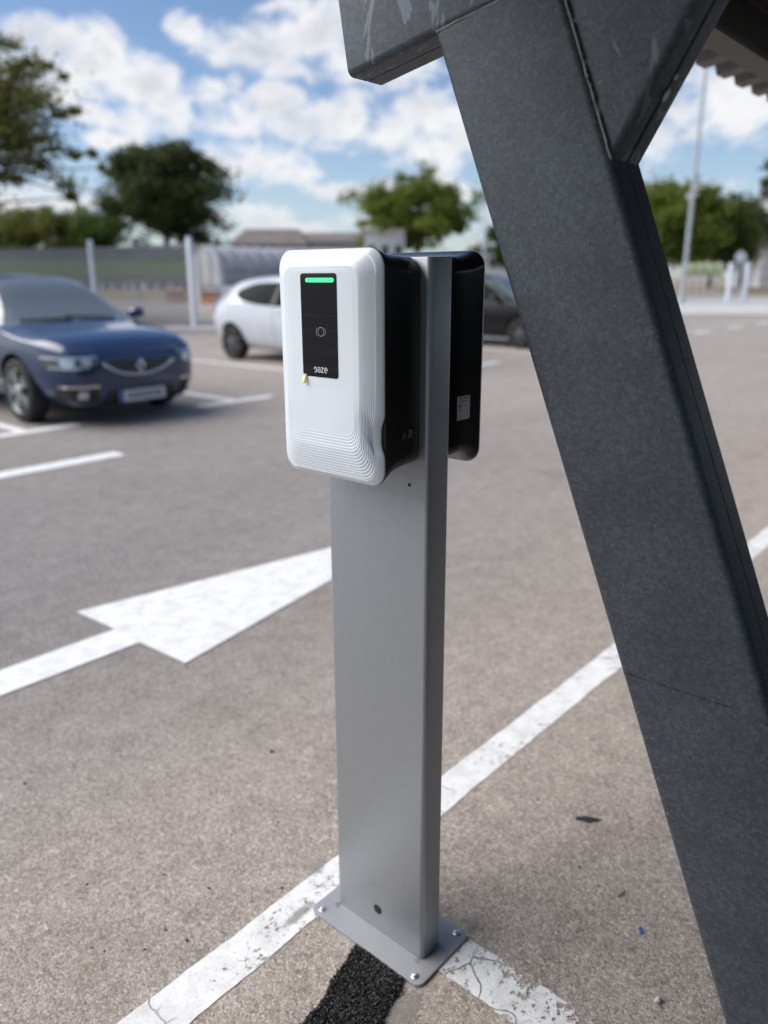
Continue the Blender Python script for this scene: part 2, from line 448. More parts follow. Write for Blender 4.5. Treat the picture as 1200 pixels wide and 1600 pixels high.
# ------------------------------------------------------------------ ground and markings
def sheet(name, pts, z, mat, kind='structure', parent=None):
    me = bpy.data.meshes.new(name); me.from_pydata([(x, y, z) for x, y in pts], [], [tuple(range(len(pts)))])
    o = link(name, me, mat, parent)
    if me.polygons[0].normal.z < 0: me.flip_normals()
    if kind: o['kind'] = kind
    return o
def ragged_strip(name, axis, a0, a1, b0, b1, z, mat, amp=.004, step=.012):
    """long painted strip with slightly uneven edges"""
    n = max(2, min(700, int((a1-a0)/step))); A = []; B = []
    for i in range(n+1):
        a = a0 + (a1-a0)*i/n
        e0 = (noise.noise((a*9, b0*7, 0)) + .6*noise.noise((a*37, b0*3, 4)))*amp; e1 = (noise.noise((a*9, b1*7, 9)) + .6*noise.noise((a*37, b1*3, 5)))*amp
        A.append((a, b0+e0)); B.append((a, b1+e1))
    vs = []; fs = []
    for (a, lo), (_, hi) in zip(A, B):
        vs += [((a, lo, z) if axis == 'x' else (lo, a, z)), ((a, hi, z) if axis == 'x' else (hi, a, z))]
    for i in range(n): fs.append((2*i, 2*i+2, 2*i+3, 2*i+1) if axis == 'x' else (2*i, 2*i+1, 2*i+3, 2*i+2))
    me = bpy.data.meshes.new(name); me.from_pydata(vs, [], fs); o = link(name, me, mat); o['kind'] = 'structure'; return o

G = 900
sheet('ground', [(-G,-G),(G,-G),(G,G),(-G,G)], 0, M['asphalt'])
ragged_strip('bay_end_line', 'x', -2.5, 14, 1.082, 1.187, .0018, M['paint_worn'], .004)
ragged_strip('bay_divider_line', 'y', -2.0, .815, 1.062, 1.170, .0021, M['paint_flaked'], .006)
sheet('direction_arrow', [(-1.5,2.648),(1.51,2.648),(1.525,2.357),(3.56,2.742),(1.495,3.127),(1.51,2.838),(-1.5,2.838)], .004, M['paint'])
for a0, a1 in ((-8.2, -4.4), (-.6, 3.38), (5.3, 8.42)):
    sheet('lane_dash', [(a0,5.83),(a1,5.83),(a1,6.02),(a0,6.02)], .004, M['paint'])
for k in range(-5, 13):
    x = 3.3 + 2.55*k
    sheet('bay_line', [(x-.06,7.56),(x+.06,7.56),(x+.06,12.5),(x-.06,12.5)], .004, M['paint'])
    sheet('bay_tee', [(x-.55,7.40),(x+.55,7.40),(x+.55,7.56),(x-.55,7.56)], .004, M['paint'])

# strip of fresh black asphalt by the base plate
def fresh_patch():
    mb = MB(); n = 60; top = []; 
    y0, y1 = .792, .932
    x0, x1 = .60, .992
    for i in range(n+1):
        x = x0 + (x1-x0)*i/n
        sk = (x-.9)*-.12
        a = .815 + (x-.97)*.33 + .010*noise.noise((x*16, 1, 0)) + .006*noise.noise((x*55, 3, 0))
        b = .952 + (x-.97)*.24 + .010*noise.noise((x*16, 8, 0)) + .006*noise.noise((x*55, 6, 0))
        top.append((x, a, b))
    m = 16
    rr = []
    for x, a, b in top:
        row = []
        for j in range(m+1):
            t = j/m; e = min(t, 1-t)*m/2
            z = .003 + .0045*min(1, e)*(.7+.5*noise.noise((x*60, t*30, 2)))
            row.append((x, a+(b-a)*t, z))
        rr.append(row)
    mb.rings(rr, closed=False, cap0=False, cap1=False)
    # the coarse black stones of the patch
    ico = [Vector(p) for p in ((1,0,0),(-1,0,0),(0,1,0),(0,-1,0),(0,0,1),(0,0,-1))]
    fs = [(0,2,4),(2,1,4),(1,3,4),(3,0,4),(2,0,5),(1,2,5),(3,1,5),(0,3,5)]
    for k in range(5200):
        i = rng.integers(0, n); x, a, b = top[i]
        t = rng.random(); y = a + (b-a)*t + rng.normal()*.0015
        s = .0016 + .0026*rng.random()**1.5
        q = Vector(rng.normal(size=3)).normalized().to_track_quat('Z', 'Y')
        c = Vector((x + rng.random()*(x1-x0)/n, y, .0065 + .002*rng.random()))
        mb.add([c + q @ Vector((p.x*s*(.7+.6*rng.random()), p.y*s*(.7+.6*rng.random()), p.z*s*.8)) for p in ico], fs)
    t = NT('fresh_asphalt'); v = t.coord(); g = t.node('ShaderNodeNewGeometry')
    t.to(t.ramp(g.outputs['Random Per Island'], [(0, (.006,.006,.006)), (.8, (.018,.018,.0185)), (1, (.05,.05,.05))]), 'Base Color')
    t.set(Roughness=.42); t.b.inputs['Specular IOR Level'].default_value = .35
    o = mb.build('asphalt_patch', t.m); o['kind'] = 'structure'
fresh_patch()

PX, PY0, PW, PD, PH = 1.0516, .8195, .2523, .0634, 1.4505
PYC = PY0 + PW/2
post = empty('charger_post', (PX + PD/2, PYC, 0))
tag(post, 'slim silver grey metal post bolted to the asphalt, carrying two chargers', 'post')
# pale dried cement smears round the base plate
def smear(name, cx, cy, rx, ry, seed, col=(.36,.34,.31)):
    t = NT(name); v = t.coord(); nn = t.noise(v, 55, 6, .75)
    t.b.inputs['Base Color'].default_value = (*col, 1); t.set(Roughness=.95)
    t.to(t.ramp(t.noise(v, 180, 3).outputs['Fac'], [(.3, tuple(c*.7 for c in col)), (.7, tuple(c*1.2 for c in col))]), 'Base Color')
    sx = t.node('ShaderNodeSeparateXYZ'); t.l.new(v, sx.inputs[0])
    dx = t.math('DIVIDE', sx.outputs['X'], rx); dy = t.math('DIVIDE', sx.outputs['Y'], ry)
    rr = t.math('SQRT', t.math('ADD', t.math('MULTIPLY', dx, dx), t.math('MULTIPLY', dy, dy)))
    k = t.math('ADD', rr, t.math('MULTIPLY', t.math('SUBTRACT', nn.outputs['Fac'], .5), 1.7))
    op = t.ramp(k, [(.45, .55), (.85, 0)])
    tr = t.node('ShaderNodeBsdfTransparent'); mx = t.node('ShaderNodeMixShader')
    t.l.new(op, mx.inputs[0]); t.l.new(tr.outputs[0], mx.inputs[1]); t.l.new(t.b.outputs[0], mx.inputs[2])
    t.l.new(mx.outputs[0], t.out.inputs['Surface'])
    me = bpy.data.meshes.new(name)
    me.from_pydata([(-rx*1.5,-ry*1.5,0),(rx*1.5,-ry*1.5,0),(rx*1.5,ry*1.5,0),(-rx*1.5,ry*1.5,0)], [], [(0,1,2,3)])
    o = link(name, me, t.m); o.location = (cx, cy, .0028 + seed*.0002); o['kind'] = 'structure'; return o
smear('cement_stain', 1.215, .802, .034, .020, 0)
smear('cement_stain', 1.10, 1.20, .035, .03, 1)
smear('cement_stain', .93, .775, .10, .035, 2, (.30,.28,.26))
smear('cement_stain', .97, 1.12, .07, .018, 3, (.30,.27,.24))
for dx_, dy_ in ((1.046, 1.066), (1.047, .826)):
    d_ = smear('dust_patch', dx_, dy_, .011, .011, 0, (.30,.25,.19)); d_.location.z = .0084; del d_['kind']
    d_.parent = post; d_.location -= post.location

# ------------------------------------------------------------------ the grey post
def post_build():
    mb = MB()
    prof = rrect(PD, PW, .0095, 8, 2, 2)
    rr = [[(x, y, z) for x, y in prof] for z in (.008, .4, .8, 1.2, PH - .0015)]
    rr.append([(x*.985, y*.995, PH) for x, y in prof])
    mb.rings(rr)
    mb.build('column', M['silver'], post, True, 40)
    b = MB(); px0, px1, py0, py1 = .995-PX-PD/2, 1.178-PX-PD/2, .783-PYC, 1.109-PYC
    cx, cy = (px0+px1)/2, (py0+py1)/2
    pr = rrect(px1-px0, py1-py0, .018, 8)
    sh = lambda k, z: [(cx + x*k, cy + y*k, z) for x, y in pr]
    b.rings([sh(1, .0006), sh(1, .0066), sh(.995, .0078), sh(.99, .008)])
    plate = b.build('base_plate', M['plate_silver'], post, True, 35)
    dx, dy = (px1-px0)/2-.0165, (py1-py0)/2-.0245
    for sx in (-1, 1):
        for sy in (-1, 1):
            q = MB(); c = Vector((cx + sx*dx, cy + sy*dy, .008))
            circ = lambda r, z: [(c.x + r*math.cos(2*PI*k/24), c.y + r*math.sin(2*PI*k/24), z) for k in range(24)]
            q.rings([circ(.0085, .008), circ(.0085, .0093), circ(.0080, .0097)])
            a0 = rng.random()*6
            hexa = lambda r, z: [(c.x + r*math.cos(2*PI*k/6+a0), c.y + r*math.sin(2*PI*k/6+a0), z) for k in range(6)]
            q.rings([circ(.0058, .0096), circ(.0057, .0118), circ(.0046, .0136), circ(.0028, .0145), circ(.0026, .0142), circ(.0022, .0128)])
            q.build('bolt', M['bolt'], plate, True, 40)
    def disc(name, y, z, r, mat, th=.0008, x=None):
        q = MB(); x0 = -PD/2
        ring = lambda rr_, a: [(x0 - a, y-PYC + rr_*math.cos(-2*PI*k/28), z + rr_*math.sin(-2*PI*k/28)) for k in range(28)]
        q.rings([ring(r, -.0005), ring(r, th*.7), ring(r*.93, th)], cap0=False)
        q.build(name, mat, post, True, 40)
    disc('cable_hole_cap', .947, .0655, .0115, M['cap'])
    disc('screw_hole', .862, 1.061, .0036, M['cap'], .0003)
post_build()

# ------------------------------------------------------------------ chargers: local x points away from the post, y sideways, z up
CW_, CHT = .242, .386
CY, CZ = .958, 1.271
def stroke(mb, pts, w, x, closed=False):
    """flat ribbon of width w along 2-D points (y, z); thin but solid"""
    P = [Vector((a, b)) for a, b in pts]; n = len(P); L = []; Rr = []
    for i in range(n):
        if closed: t = P[(i+1) % n] - P[i-1]
        else: t = P[min(i+1, n-1)] - P[max(i-1, 0)]
        t.normalize(); nn = Vector((-t.y, t.x)) * w/2
        L.append(P[i] + nn); Rr.append(P[i] - nn)
    vs = [(x, p.x, p.y) for p in L] + [(x, p.x, p.y) for p in Rr]
    fs = []
    for i in range(n if closed else n-1):
        j = (i+1) % n
        fs.append((i, j, n+j, n+i))
    mb.add(vs, fs)
def arc(cy, cz, ry, rz, a0, a1, n=20): return [(cy + ry*math.cos(R(a0+(a1-a0)*i/n)), cz + rz*math.sin(R(a0+(a1-a0)*i/n))) for i in range(n+1)]

def charger():
    root = empty('ev_charger', (PX, CY, CZ), PI)       # local +x -> world -X, local +y -> world -Y
    NC, NS, NL = 20, 40, 60
    def outline(inset, dip=1.0, rad=.030):
        w, h = CW_ - 2*inset, CHT - 2*inset
        pr = rrect(w, h, max(.008, rad - inset*.3), NC, NS, NL)
        out = []
        for y, z in pr:
            g = math.exp(-((z + .106)/.027)**4) * .0075 * dip * smooth01((y-w*.30)/(w*.2))
            out.append((y - math.copysign(g, y), z))
        return out
    inner = rrect(.146, .262, .020, NC, NS, NL); icz = .0255
    inner = [(y, z + icz) for y, z in inner]
    # back body
    mb = MB()
    prof = [(.0005, .0045, .012), (.006, .0018, .010), (.040, .0014, .009), (.066, .0012, .0065), (.082, .0007, .002), (.090, .0003, 0), (.0935, 0, 0)]
    rr = []
    for a, ins, topd in prof:
        o = outline(ins, 0)
        rr.append([(a, y, z - topd*smooth01((z - .12)/.06) + 2.1*topd*smooth01((-.10 - z)/.09)) for y, z in o])
    mb.rings(rr)
    body = mb.build('back_body', M['black'], root, True, 50, fix=True)
    # white cover
    mb = MB(); rr = []
    for a, ins in ((.0937, .0006), (.0962, .0002), (.0975, .0010), (.1040, .0078), (.1058, .0100)):
        rr.append([(a, y, z) for y, z in outline(ins)])
    out = outline(.0105); out0 = outline(.0105, 0)
    K = 150
    for k in range(K + 1):
        u = 1 - k/K
        ring = []
        for (yi, zi), (yd, zd), (yo, zo) in zip(inner, out, out0):
            y = yi + (yo-yi)*u + (yd-yo)*u**3; z = zi + (zo-zi)*u
            c = .34
            s = max(0, (u-c)/(1-c))
            a = .1200 - .0138*(s**1.25) - .0006*smooth01(u/.34)
            # concentric ridges over the lower half, fading upwards
            fade = smooth01((-.028 - z)/.05) * smooth01(u/.06)
            pit_ = math.hypot(yo-yi, zo-zi)/15
            a += (.110 + .05*smooth01((u-.3)/.3))*(.55 + .45*smooth01((y + .06)/.12))*min(.0052, pit_)*fade*(abs(math.sin(u*15*PI)) - .5)
            # shallow sunk inner field
            ring.append((a, y, z))
        rr.append(ring)
    for k in (.8, .5, .2):
        rr.append([(.1200, y*k, (z-icz)*k + icz) for y, z in inner])
    mb.rings(rr, cap0=True, cap1=True)
    cover = mb.build('front_cover', M['white'], root, True, 60, fix=True)
    # screen: Y .917-1.0015, z 1.257-1.4255
    sy, sz = -(.9592-CY), 1.3415-CZ; sw, sh = .0845, .1685
    mb = MB(); pr = rrect(sw, sh, .0055, 6)
    rr = [[(a, sy + y*k, sz + z*k2) for y, z in pr] for a, k, k2 in ((.1190, 1, 1), (.1206, 1, 1), (.12062, .9995, .9998))]
    mb.rings(rr); scr = mb.build('screen', M['screen'], root, False, fix=True)
    mb = MB(); pr = rrect(.0655, .0068, .0033, 6)
    rr = [[(a, -(.9557-CY) + y, 1.4150-CZ + z) for y, z in pr] for a in (.1205, .1212)]
    mb.rings(rr); mb.build('status_light', M['led'], scr, False, fix=True)
    # tap-here ring symbol
    mb = MB(); iy, iz = -(.955-CY), 1.3325-CZ
    stroke(mb, arc(iy, iz, .0072, .0072, 0, 360, 40)[:-1], .0009, .1211, True)
    stroke(mb, arc(iy, iz, .0108, .0108, -36, 36), .0007, .1211); stroke(mb, arc(iy, iz, .0108, .0108, 144, 216), .0007, .1211)
    stroke(mb, [(iy+.0145, iz+.0115), (iy+.0152, iz+.0128)], .0007, .1211)
    mb.build('tap_symbol', M['ink_dim'], scr)
    # maker's word in rounded thin letters: reversed e, a, z, e   (text runs towards +y here)
    mb = MB(); w = .0064; hgt = .0080; x = .1211; sw_ = .00135; z0 = 1.2695-CZ
    y = -(.9735-CY)
    rv = lambda pts: pts
    def e_shape(cy, mirror=1):
        ry, rz = w/2, hgt/2; p = [(cy - mirror*ry*.0 + mirror*ry, z0 + 0.0)]
        c = arc(0, 0, ry, rz, 0, 305, 30)
        return [(cy + mirror*a, z0 + b) for a, b in c], [(cy - mirror*ry, z0), (cy + mirror*ry, z0)]
    c, bar = e_shape(y + w/2, -1); stroke(mb, c, sw_, x); stroke(mb, [(y + w*.5, z0), (y + w, z0)], sw_*.9, x)
    y += w*1.36                                    # a
    stroke(mb, arc(y + w*.46, z0 + hgt*.22, w*.46, hgt*.28, 165, 0, 12) + [(y + w*.92, z0 - hgt*.5)], sw_, x)
    stroke(mb, arc(y + w*.46, z0 - hgt*.22, w*.46, hgt*.27, 0, 360, 24)[:-1], sw_, x, True)
    y += w*1.30                                    # z
    stroke(mb, [(y, z0 + hgt*.48), (y + w*.9, z0 + hgt*.48)], sw_, x); stroke(mb, [(y + w*.88, z0 + hgt*.45), (y + w*.04, z0 - hgt*.45)], sw_*1.05, x)
    stroke(mb, [(y, z0 - hgt*.48), (y + w*.92, z0 - hgt*.48)], sw_, x)
    y += w*1.28                                    # e
    c, bar = e_shape(y + w/2, 1); stroke(mb, c, sw_, x); stroke(mb, [(y, z0), (y + w, z0)], sw_*.9, x)
    mb.build('brand_lettering', M['ink'], scr)
    # little tab of protective film peeling off the lower left screen corner
    mb = MB(); ty, tz = -(.9965-CY), 1.2585-CZ
    vs = []; n = 8
    for i in range(n+1):
        t = i/n; a = .1214 + .0035*math.sin(t*2.0) ; zz = tz - .0010 - .0128*t
        for s in (-1, 1): vs.append((a, ty + s*.0042 + .001*t, zz + s*.0008))
    fs = [(2*i, 2*i+1, 2*i+3, 2*i+2) for i in range(n)]
    mb.add(vs, fs); tabo = mb.build('film_tab', M['yellow'], root, True)
    so_ = tabo.modifiers.new('solid', 'SOLIDIFY'); so_.thickness = .0003
    mb = MB(); mb.add([(.1212, ty-.0040, tz-.0015), (.1212, ty+.0040, tz-.0015), (.1212, ty+.0042, tz+.0022), (.1212, ty-.0030, tz+.0024)], [(0,1,2,3)])
    mb.build('film_corner', M['film'], root)
    # round cable holster lid pressed into the right side + printed marks on the side wall
    ysd = CW_/2 - .0085
    return root, body, outline
ch, ch_body, ch_outline = charger()
tag(ch, 'white charger with black back, its lit screen facing left towards the camera', 'charger', 'wall chargers on the grey post')
# printed marks on the black flank (local y is +, that flank faces world -Y)
def flank_marks():
    mb = MB(); 
    def side_pts(pts, yy): return pts
    yy = .1204
    # triangle with a bolt, CE letters and a line of small print;  local x = away from post
    def st(pts, w, closed=False):
        P = [Vector(p) for p in pts]; n = len(P); L = []; Rr = []
        for i in range(n):
            t = (P[(i+1) % n] - P[i-1]) if closed else (P[min(i+1, n-1)] - P[max(i-1, 0)])
            t.normalize(); nn = Vector((-t.y, t.x))*w/2; L.append(P[i]+nn); Rr.append(P[i]-nn)
        mb.add([(p.x, yy, p.y) for p in L] + [(p.x, yy, p.y) for p in Rr],
               [(i, (i+1) % n, n + (i+1) % n, n+i) for i in range(n if closed else n-1)])
    lx = lambda X: PX - X
    tx, tz = lx(1.0075), 1.1605-CZ
    st([(tx+.0056, tz-.005), (tx-.0056, tz-.005), (tx, tz+.0055)], .0009, True)
    st([(tx, tz+.002), (tx+.001, tz-.001), (tx-.001, tz-.001), (tx, tz-.004)], .0007)
    cx_, cz_ = lx(1.0225), 1.1645-CZ
    a = [(cx_+.0032 - .0032*math.cos(R(q))*-1*-1, cz_ + .0036*math.sin(R(q))) for q in range(60, 301, 15)]
    st([(cx_+.0030+.0030*math.cos(R(q+180))*-1*-1*-1, cz_+.0036*math.sin(R(q))) for q in range(60, 301, 15)], .0009)
    ex = cx_-.0056
    st([(ex+.0026-.0030*math.cos(R(q))*-1, cz_+.0036*math.sin(R(q))) for q in range(60, 301, 15)], .0009)
    st([(ex+.0052-.0050, cz_), (ex+.0050, cz_)][::-1], .0008)
    st([(cx_+.0045, cz_-.0070), (cx_-.0070, cz_-.0070)], .0007); st([(cx_+.0045, cz_-.0086), (cx_-.0065, cz_-.0086)], .0006)
    mb.build('printed_marks', M['ink_dim'], ch)
    r = MB(); yr_ = .1194
    ring = [(lx(1.008)+.027*math.cos(2*PI*k/48)*.9, yr_, 1.156-CZ+.028*math.sin(2*PI*k/48)) for k in range(49)]
    r.tube(ring, .0009, 6, False); r.build('holster_rim', M['black'], ch, True)
flank_marks()
ch2 = copy_tree(ch)
ch2.location = (PX + PD + .005, CY - .012, CZ); ch2.rotation_euler = (0, 0, 0)
tag(ch2, 'second charger on the far side of the post, seen from its black back', 'charger', 'wall chargers on the grey post')
for c in children_of(ch2):
    if c.name.startswith('printed_marks'): bpy.data.objects.remove(c)
def back_label():
    # silver sticker on the flank facing -Y: world X 1.14-1.177, z 1.169-1.212 ; ch2 local x = X-(PX+PD), local y = Y-(CY-.006)
    x0, x1 = 1.1375-PX-PD, 1.1755-PX-PD; z0, z1 = 1.169-CZ, 1.212-CZ
    fl = lambda x: -(CW_/2 - float(np.interp(x, [.006, .040, .066, .082], [.0018, .0014, .0012, .0007])))
    def strip(a, b, za, zb, off, th):
        q = MB(); n = 6; rr = []
        for i in range(n+1):
            x = a+(b-a)*i/n; y = fl(x) - off
            rr.append([(x, y, za), (x, y, zb), (x, y+th, zb), (x, y+th, za)])
        q.rings(rr); return q
    lab = strip(x0, x1, z0, z1, .0012, .0008).build('rating_label', M['label'], ch2, fix=True)
    p = MB()
    def bar(a, b, z, h):
        q = strip(x0+a, x0+b, z1-z-h, z1-z, .0015, .0001); p.add(q.v, q.f)
    for a, b, z, h in ((.003,.033,.0025,.0016),(.002,.024,.0075,.0008),(.002,.031,.0092,.0008),(.002,.015,.0125,.0009),(.002,.014,.0158,.0014),(.020,.032,.0172,.0010),(.002,.015,.0178,.0014),
                       (.003,.013,.0225,.0009),(.003,.010,.0245,.0009),(.003,.012,.0280,.0008),(.003,.006,.0345,.0016),(.008,.011,.0345,.0016),(.003,.013,.0395,.0008)):
        bar(a, b, z, h)
    p.build('label_print', M['dark_print'], lab)
back_label()

# ------------------------------------------------------------------ steel carport over the bay
cp = empty('carport', (1.15, .13, 0))
tag(cp, 'galvanised steel carport frame with leaning column, brace and corrugated roof', 'carport')
OFF = Vector((1.15, .13, 0))
def steel(name, p0, p1, wid, side, x0, x1, mat, r=.012, cut0=None, cut1=None, seam=.0014):
    """box section lying in the Y-Z plane; p0->p1 is its reference edge, wid grows towards side; x0..x1 its depth"""
    p0, p1 = Vector(p0), Vector(p1); d = (p1-p0).normalized(); s = Vector(side); s = (s - d*s.dot(d)).normalized()
    D = x1-x0
    base = rrect(wid, D, r, 6, 2, 1)
    prof = []
    for i, (a, b) in enumerate(base):
        prof.append((a, b))
    if seam:     # the two lipped channels meet in a groove along both narrow faces
        out = []
        g = seam
        n = len(prof)
        for i in range(n):
            a, b = prof[i]; a2, b2 = prof[(i+1) % n]
            out.append((a, b))
            if abs(a-a2) < 1e-6 and abs(abs(a) - wid/2) < 1e-6 and b*b2 < 0:
                sg = math.copysign(1, b2-b); k = math.copysign(1, a)
                out += [(a, -sg*g), (a - k*.007, -sg*g*.9), (a - k*.007, sg*g*.9), (a, sg*g)]
        prof = out
    rr = []
    for e, cut in ((0, cut0), (1, cut1)):
        ring = []
        for a, b in prof:
            q = (p0 if e == 0 else p1) + s*(wid/2 + a)
            if cut is not None:
                cpnt, cn = Vector(cut[0]), Vector(cut[1])
                q = q + d*((cpnt - q).dot(cn) / d.dot(cn))
            ring.append((x0 + D/2 + b - OFF.x, q.x - OFF.y, q.y - OFF.z))
        rr.append(ring)
    # subdivide along the length
    N = 24; full = [[tuple(Vector(A).lerp(Vector(B), k/N)) for A, B in zip(*rr)] for k in range(N+1)]
    mb = MB(); mb.rings(full)
    return mb.build(name, mat, cp, True, 30, fix=True)
CL = Vector((.841, 1.745)); cd = Vector((.3766, .9264))
cn = Vector((.9264, -.3766))         # towards +Y of the column
WC = .214
RB = Vector((1.046, 1.753)); re = Vector((-math.cos(R(9.9)), math.sin(R(9.9)))); rn = Vector((math.sin(R(9.9)), math.cos(R(9.9))))
foot = CL - cd*(CL.y/cd.y)
steel('column', foot - cd*.2, CL + cd*.3, WC, -cn, 1.100, 1.202, M['galv'], .013, (foot + Vector((0, 0)), Vector((0, 1))), (RB + rn*.003, rn))
steel('rafter', RB, RB + re*6.2, .20, rn, 1.103, 1.199, M['galv_flake'], .012)
BR = Vector((.537, 1.584)); bd = Vector((-.490, .872)).normalized()
steel('brace', BR - bd*.12, BR + bd*.75, .205, (1, .3), 1.1035, 1.1985, M['galv_flake'], .012, None, (RB + re*1 + rn*.004, rn), .0042)
def bead(a, b, x, n=46, r=.0034, seed=0, gaps=()):
    mb = MB(); pts = []; rad = []
    for i in range(n+1):
        t = i/n; p = Vector(a).lerp(Vector(b), t); k = noise.noise((t*9, seed, 0)); k2 = noise.noise((t*40, seed, 3))
        pts.append((x + .0012*k2 - OFF.x, p.x - OFF.y + .0022*k, p.y - OFF.z + .0022*k))
        rr_ = r*(.75 + .35*k2 + .3*k)
        for g0, g1 in gaps:
            if g0 < t < g1: rr_ *= .35
        rad.append(max(.0008, rr_))
    mb.tube(pts, rad, 8); mb.build('weld_bead', M['weld'], cp, True)
rl = lambda y: RB + re*((RB.x - y)/-re.x*1.0)
bead(RB + re*((RB.x-.853)/-re.x), RB + re*((RB.x-.60)/-re.x), 1.1015, 60, .0034, 2, ((.30,.36),(.62,.66)))
ce = CL - cn*WC
t0 = ce + cd*((1.575-ce.y)/cd.y); t1 = ce + cd*((1.80-ce.y)/cd.y)
bead(t0, t1, 1.1010, 70, .0032, 5, ((.28,.33),(.56,.6),(.8,.84)))
# bits of white filler in the brace seam
mb = MB()
for (t, L, r_) in ((.085, .018, .0035), (.108, .008, .0024)):
    q = BR + bd*t; pts = [(1.151 - OFF.x, q.x - .0035 - OFF.y + bd.x*L*(k/4-.5), q.y - .001 - OFF.z + bd.y*L*(k/4-.5)) for k in range(5)]
    mb.tube(pts, [r_*.5, r_, r_*1.1, r_*.9, r_*.4], 7)
mb.build('seam_filler', M['pale_concrete'], cp, True)
# scraped marker line across the column
mb = MB()
A = Vector((.382,.610)); 
def on_col(s, t): p = foot + cd*s - cn*t; return p
for k in range(70):
    t = k/70*.155 + .006; 
    if noise.noise((k*.35, 2, 0)) < -.25: continue
    s = .871 - .0615*(k/70) + .0015*noise.noise((k*.5, 9, 0))
    p = on_col(s, t); w = .0006 + .0024*abs(noise.noise((k*.9, 4, 0)))
    mb.box((1.0996 - OFF.x, p.x - OFF.y, p.y - OFF.z), (.0006, .0016, w))
mb.build('scuff_line', M['cap'], cp)
# light rubbed spots along the left arris
mb = MB()
for k in range(13):
    c0 = (.70, .645, .79)[k % 3]; s = c0 + rng.normal()*.018; t = .004 + abs(rng.normal())*.006
    p = on_col(s, t); mb.box((1.0998 - OFF.x + max(0, (.012-t))**2*30, p.x - OFF.y, p.y - OFF.z), (.0006, .0007 + .001*rng.random(), .001 + .003*rng.random()))
o_ = mb.build('rubbed_spots', M['rub'], cp); o_['kind'] = 'stuff'
# roof: trapezoid sheet, ribs running down the slope, and purlins across
def roof():
    mb = MB(); s = .405; pitch = .205; h = .029; x = -7.0; prof = []
    while x < 13:
        prof += [(x, 0), (x+.085, 0), (x+.110, h), (x+.180, h)]; x += pitch
    def zz(y): return 1.754 + .1745*(1.04-y) + s
    ys = (1.205, -5.3)
    top = [[(px - OFF.x, y - OFF.y, zz(y) + pz + dz) for px, pz in prof] for y in ys for dz in (0,)]
    n = len(prof)
    vs = top[0] + top[1] + [(a, b, c+.0012) for a, b, c in top[0]] + [(a, b, c+.0012) for a, b, c in top[1]]
    fs = []
    for i in range(n-1):
        fs += [(i, n+i, n+i+1, i+1), (2*n+i, 2*n+i+1, 3*n+i+1, 3*n+i), (i, i+1, 2*n+i+1, 2*n+i), (n+i, 3*n+i, 3*n+i+1, n+i+1)]
    mb.add(vs, fs); mb.build('roof_sheet', M['roof'], cp)
    for y in (.86, -.3, -1.5, -2.7, -3.9):
        p = MB(); z1 = zz(y) - .002; hh = .20; w = .06; th = .004
        tl = Matrix.Rotation(-math.atan(.1745), 3, 'X')
        c = Vector((4.5 - OFF.x, y - OFF.y, z1 - hh/2 - OFF.z))
        L = 16.9
        p.box(c + tl @ Vector((0, w/2, 0)), (L, th, hh-.012), tl)
        p.box(c + tl @ Vector((0, 0, hh/2 - th/2)), (L, w, th), tl); p.box(c + tl @ Vector((0, 0, -hh/2 + th/2)), (L, w, th), tl)
        p.box(c + tl @ Vector((0, -w/2, -hh/2 + .011)), (L, th, .014), tl)
        p.build('purlin', M['purlin'], cp)
roof()

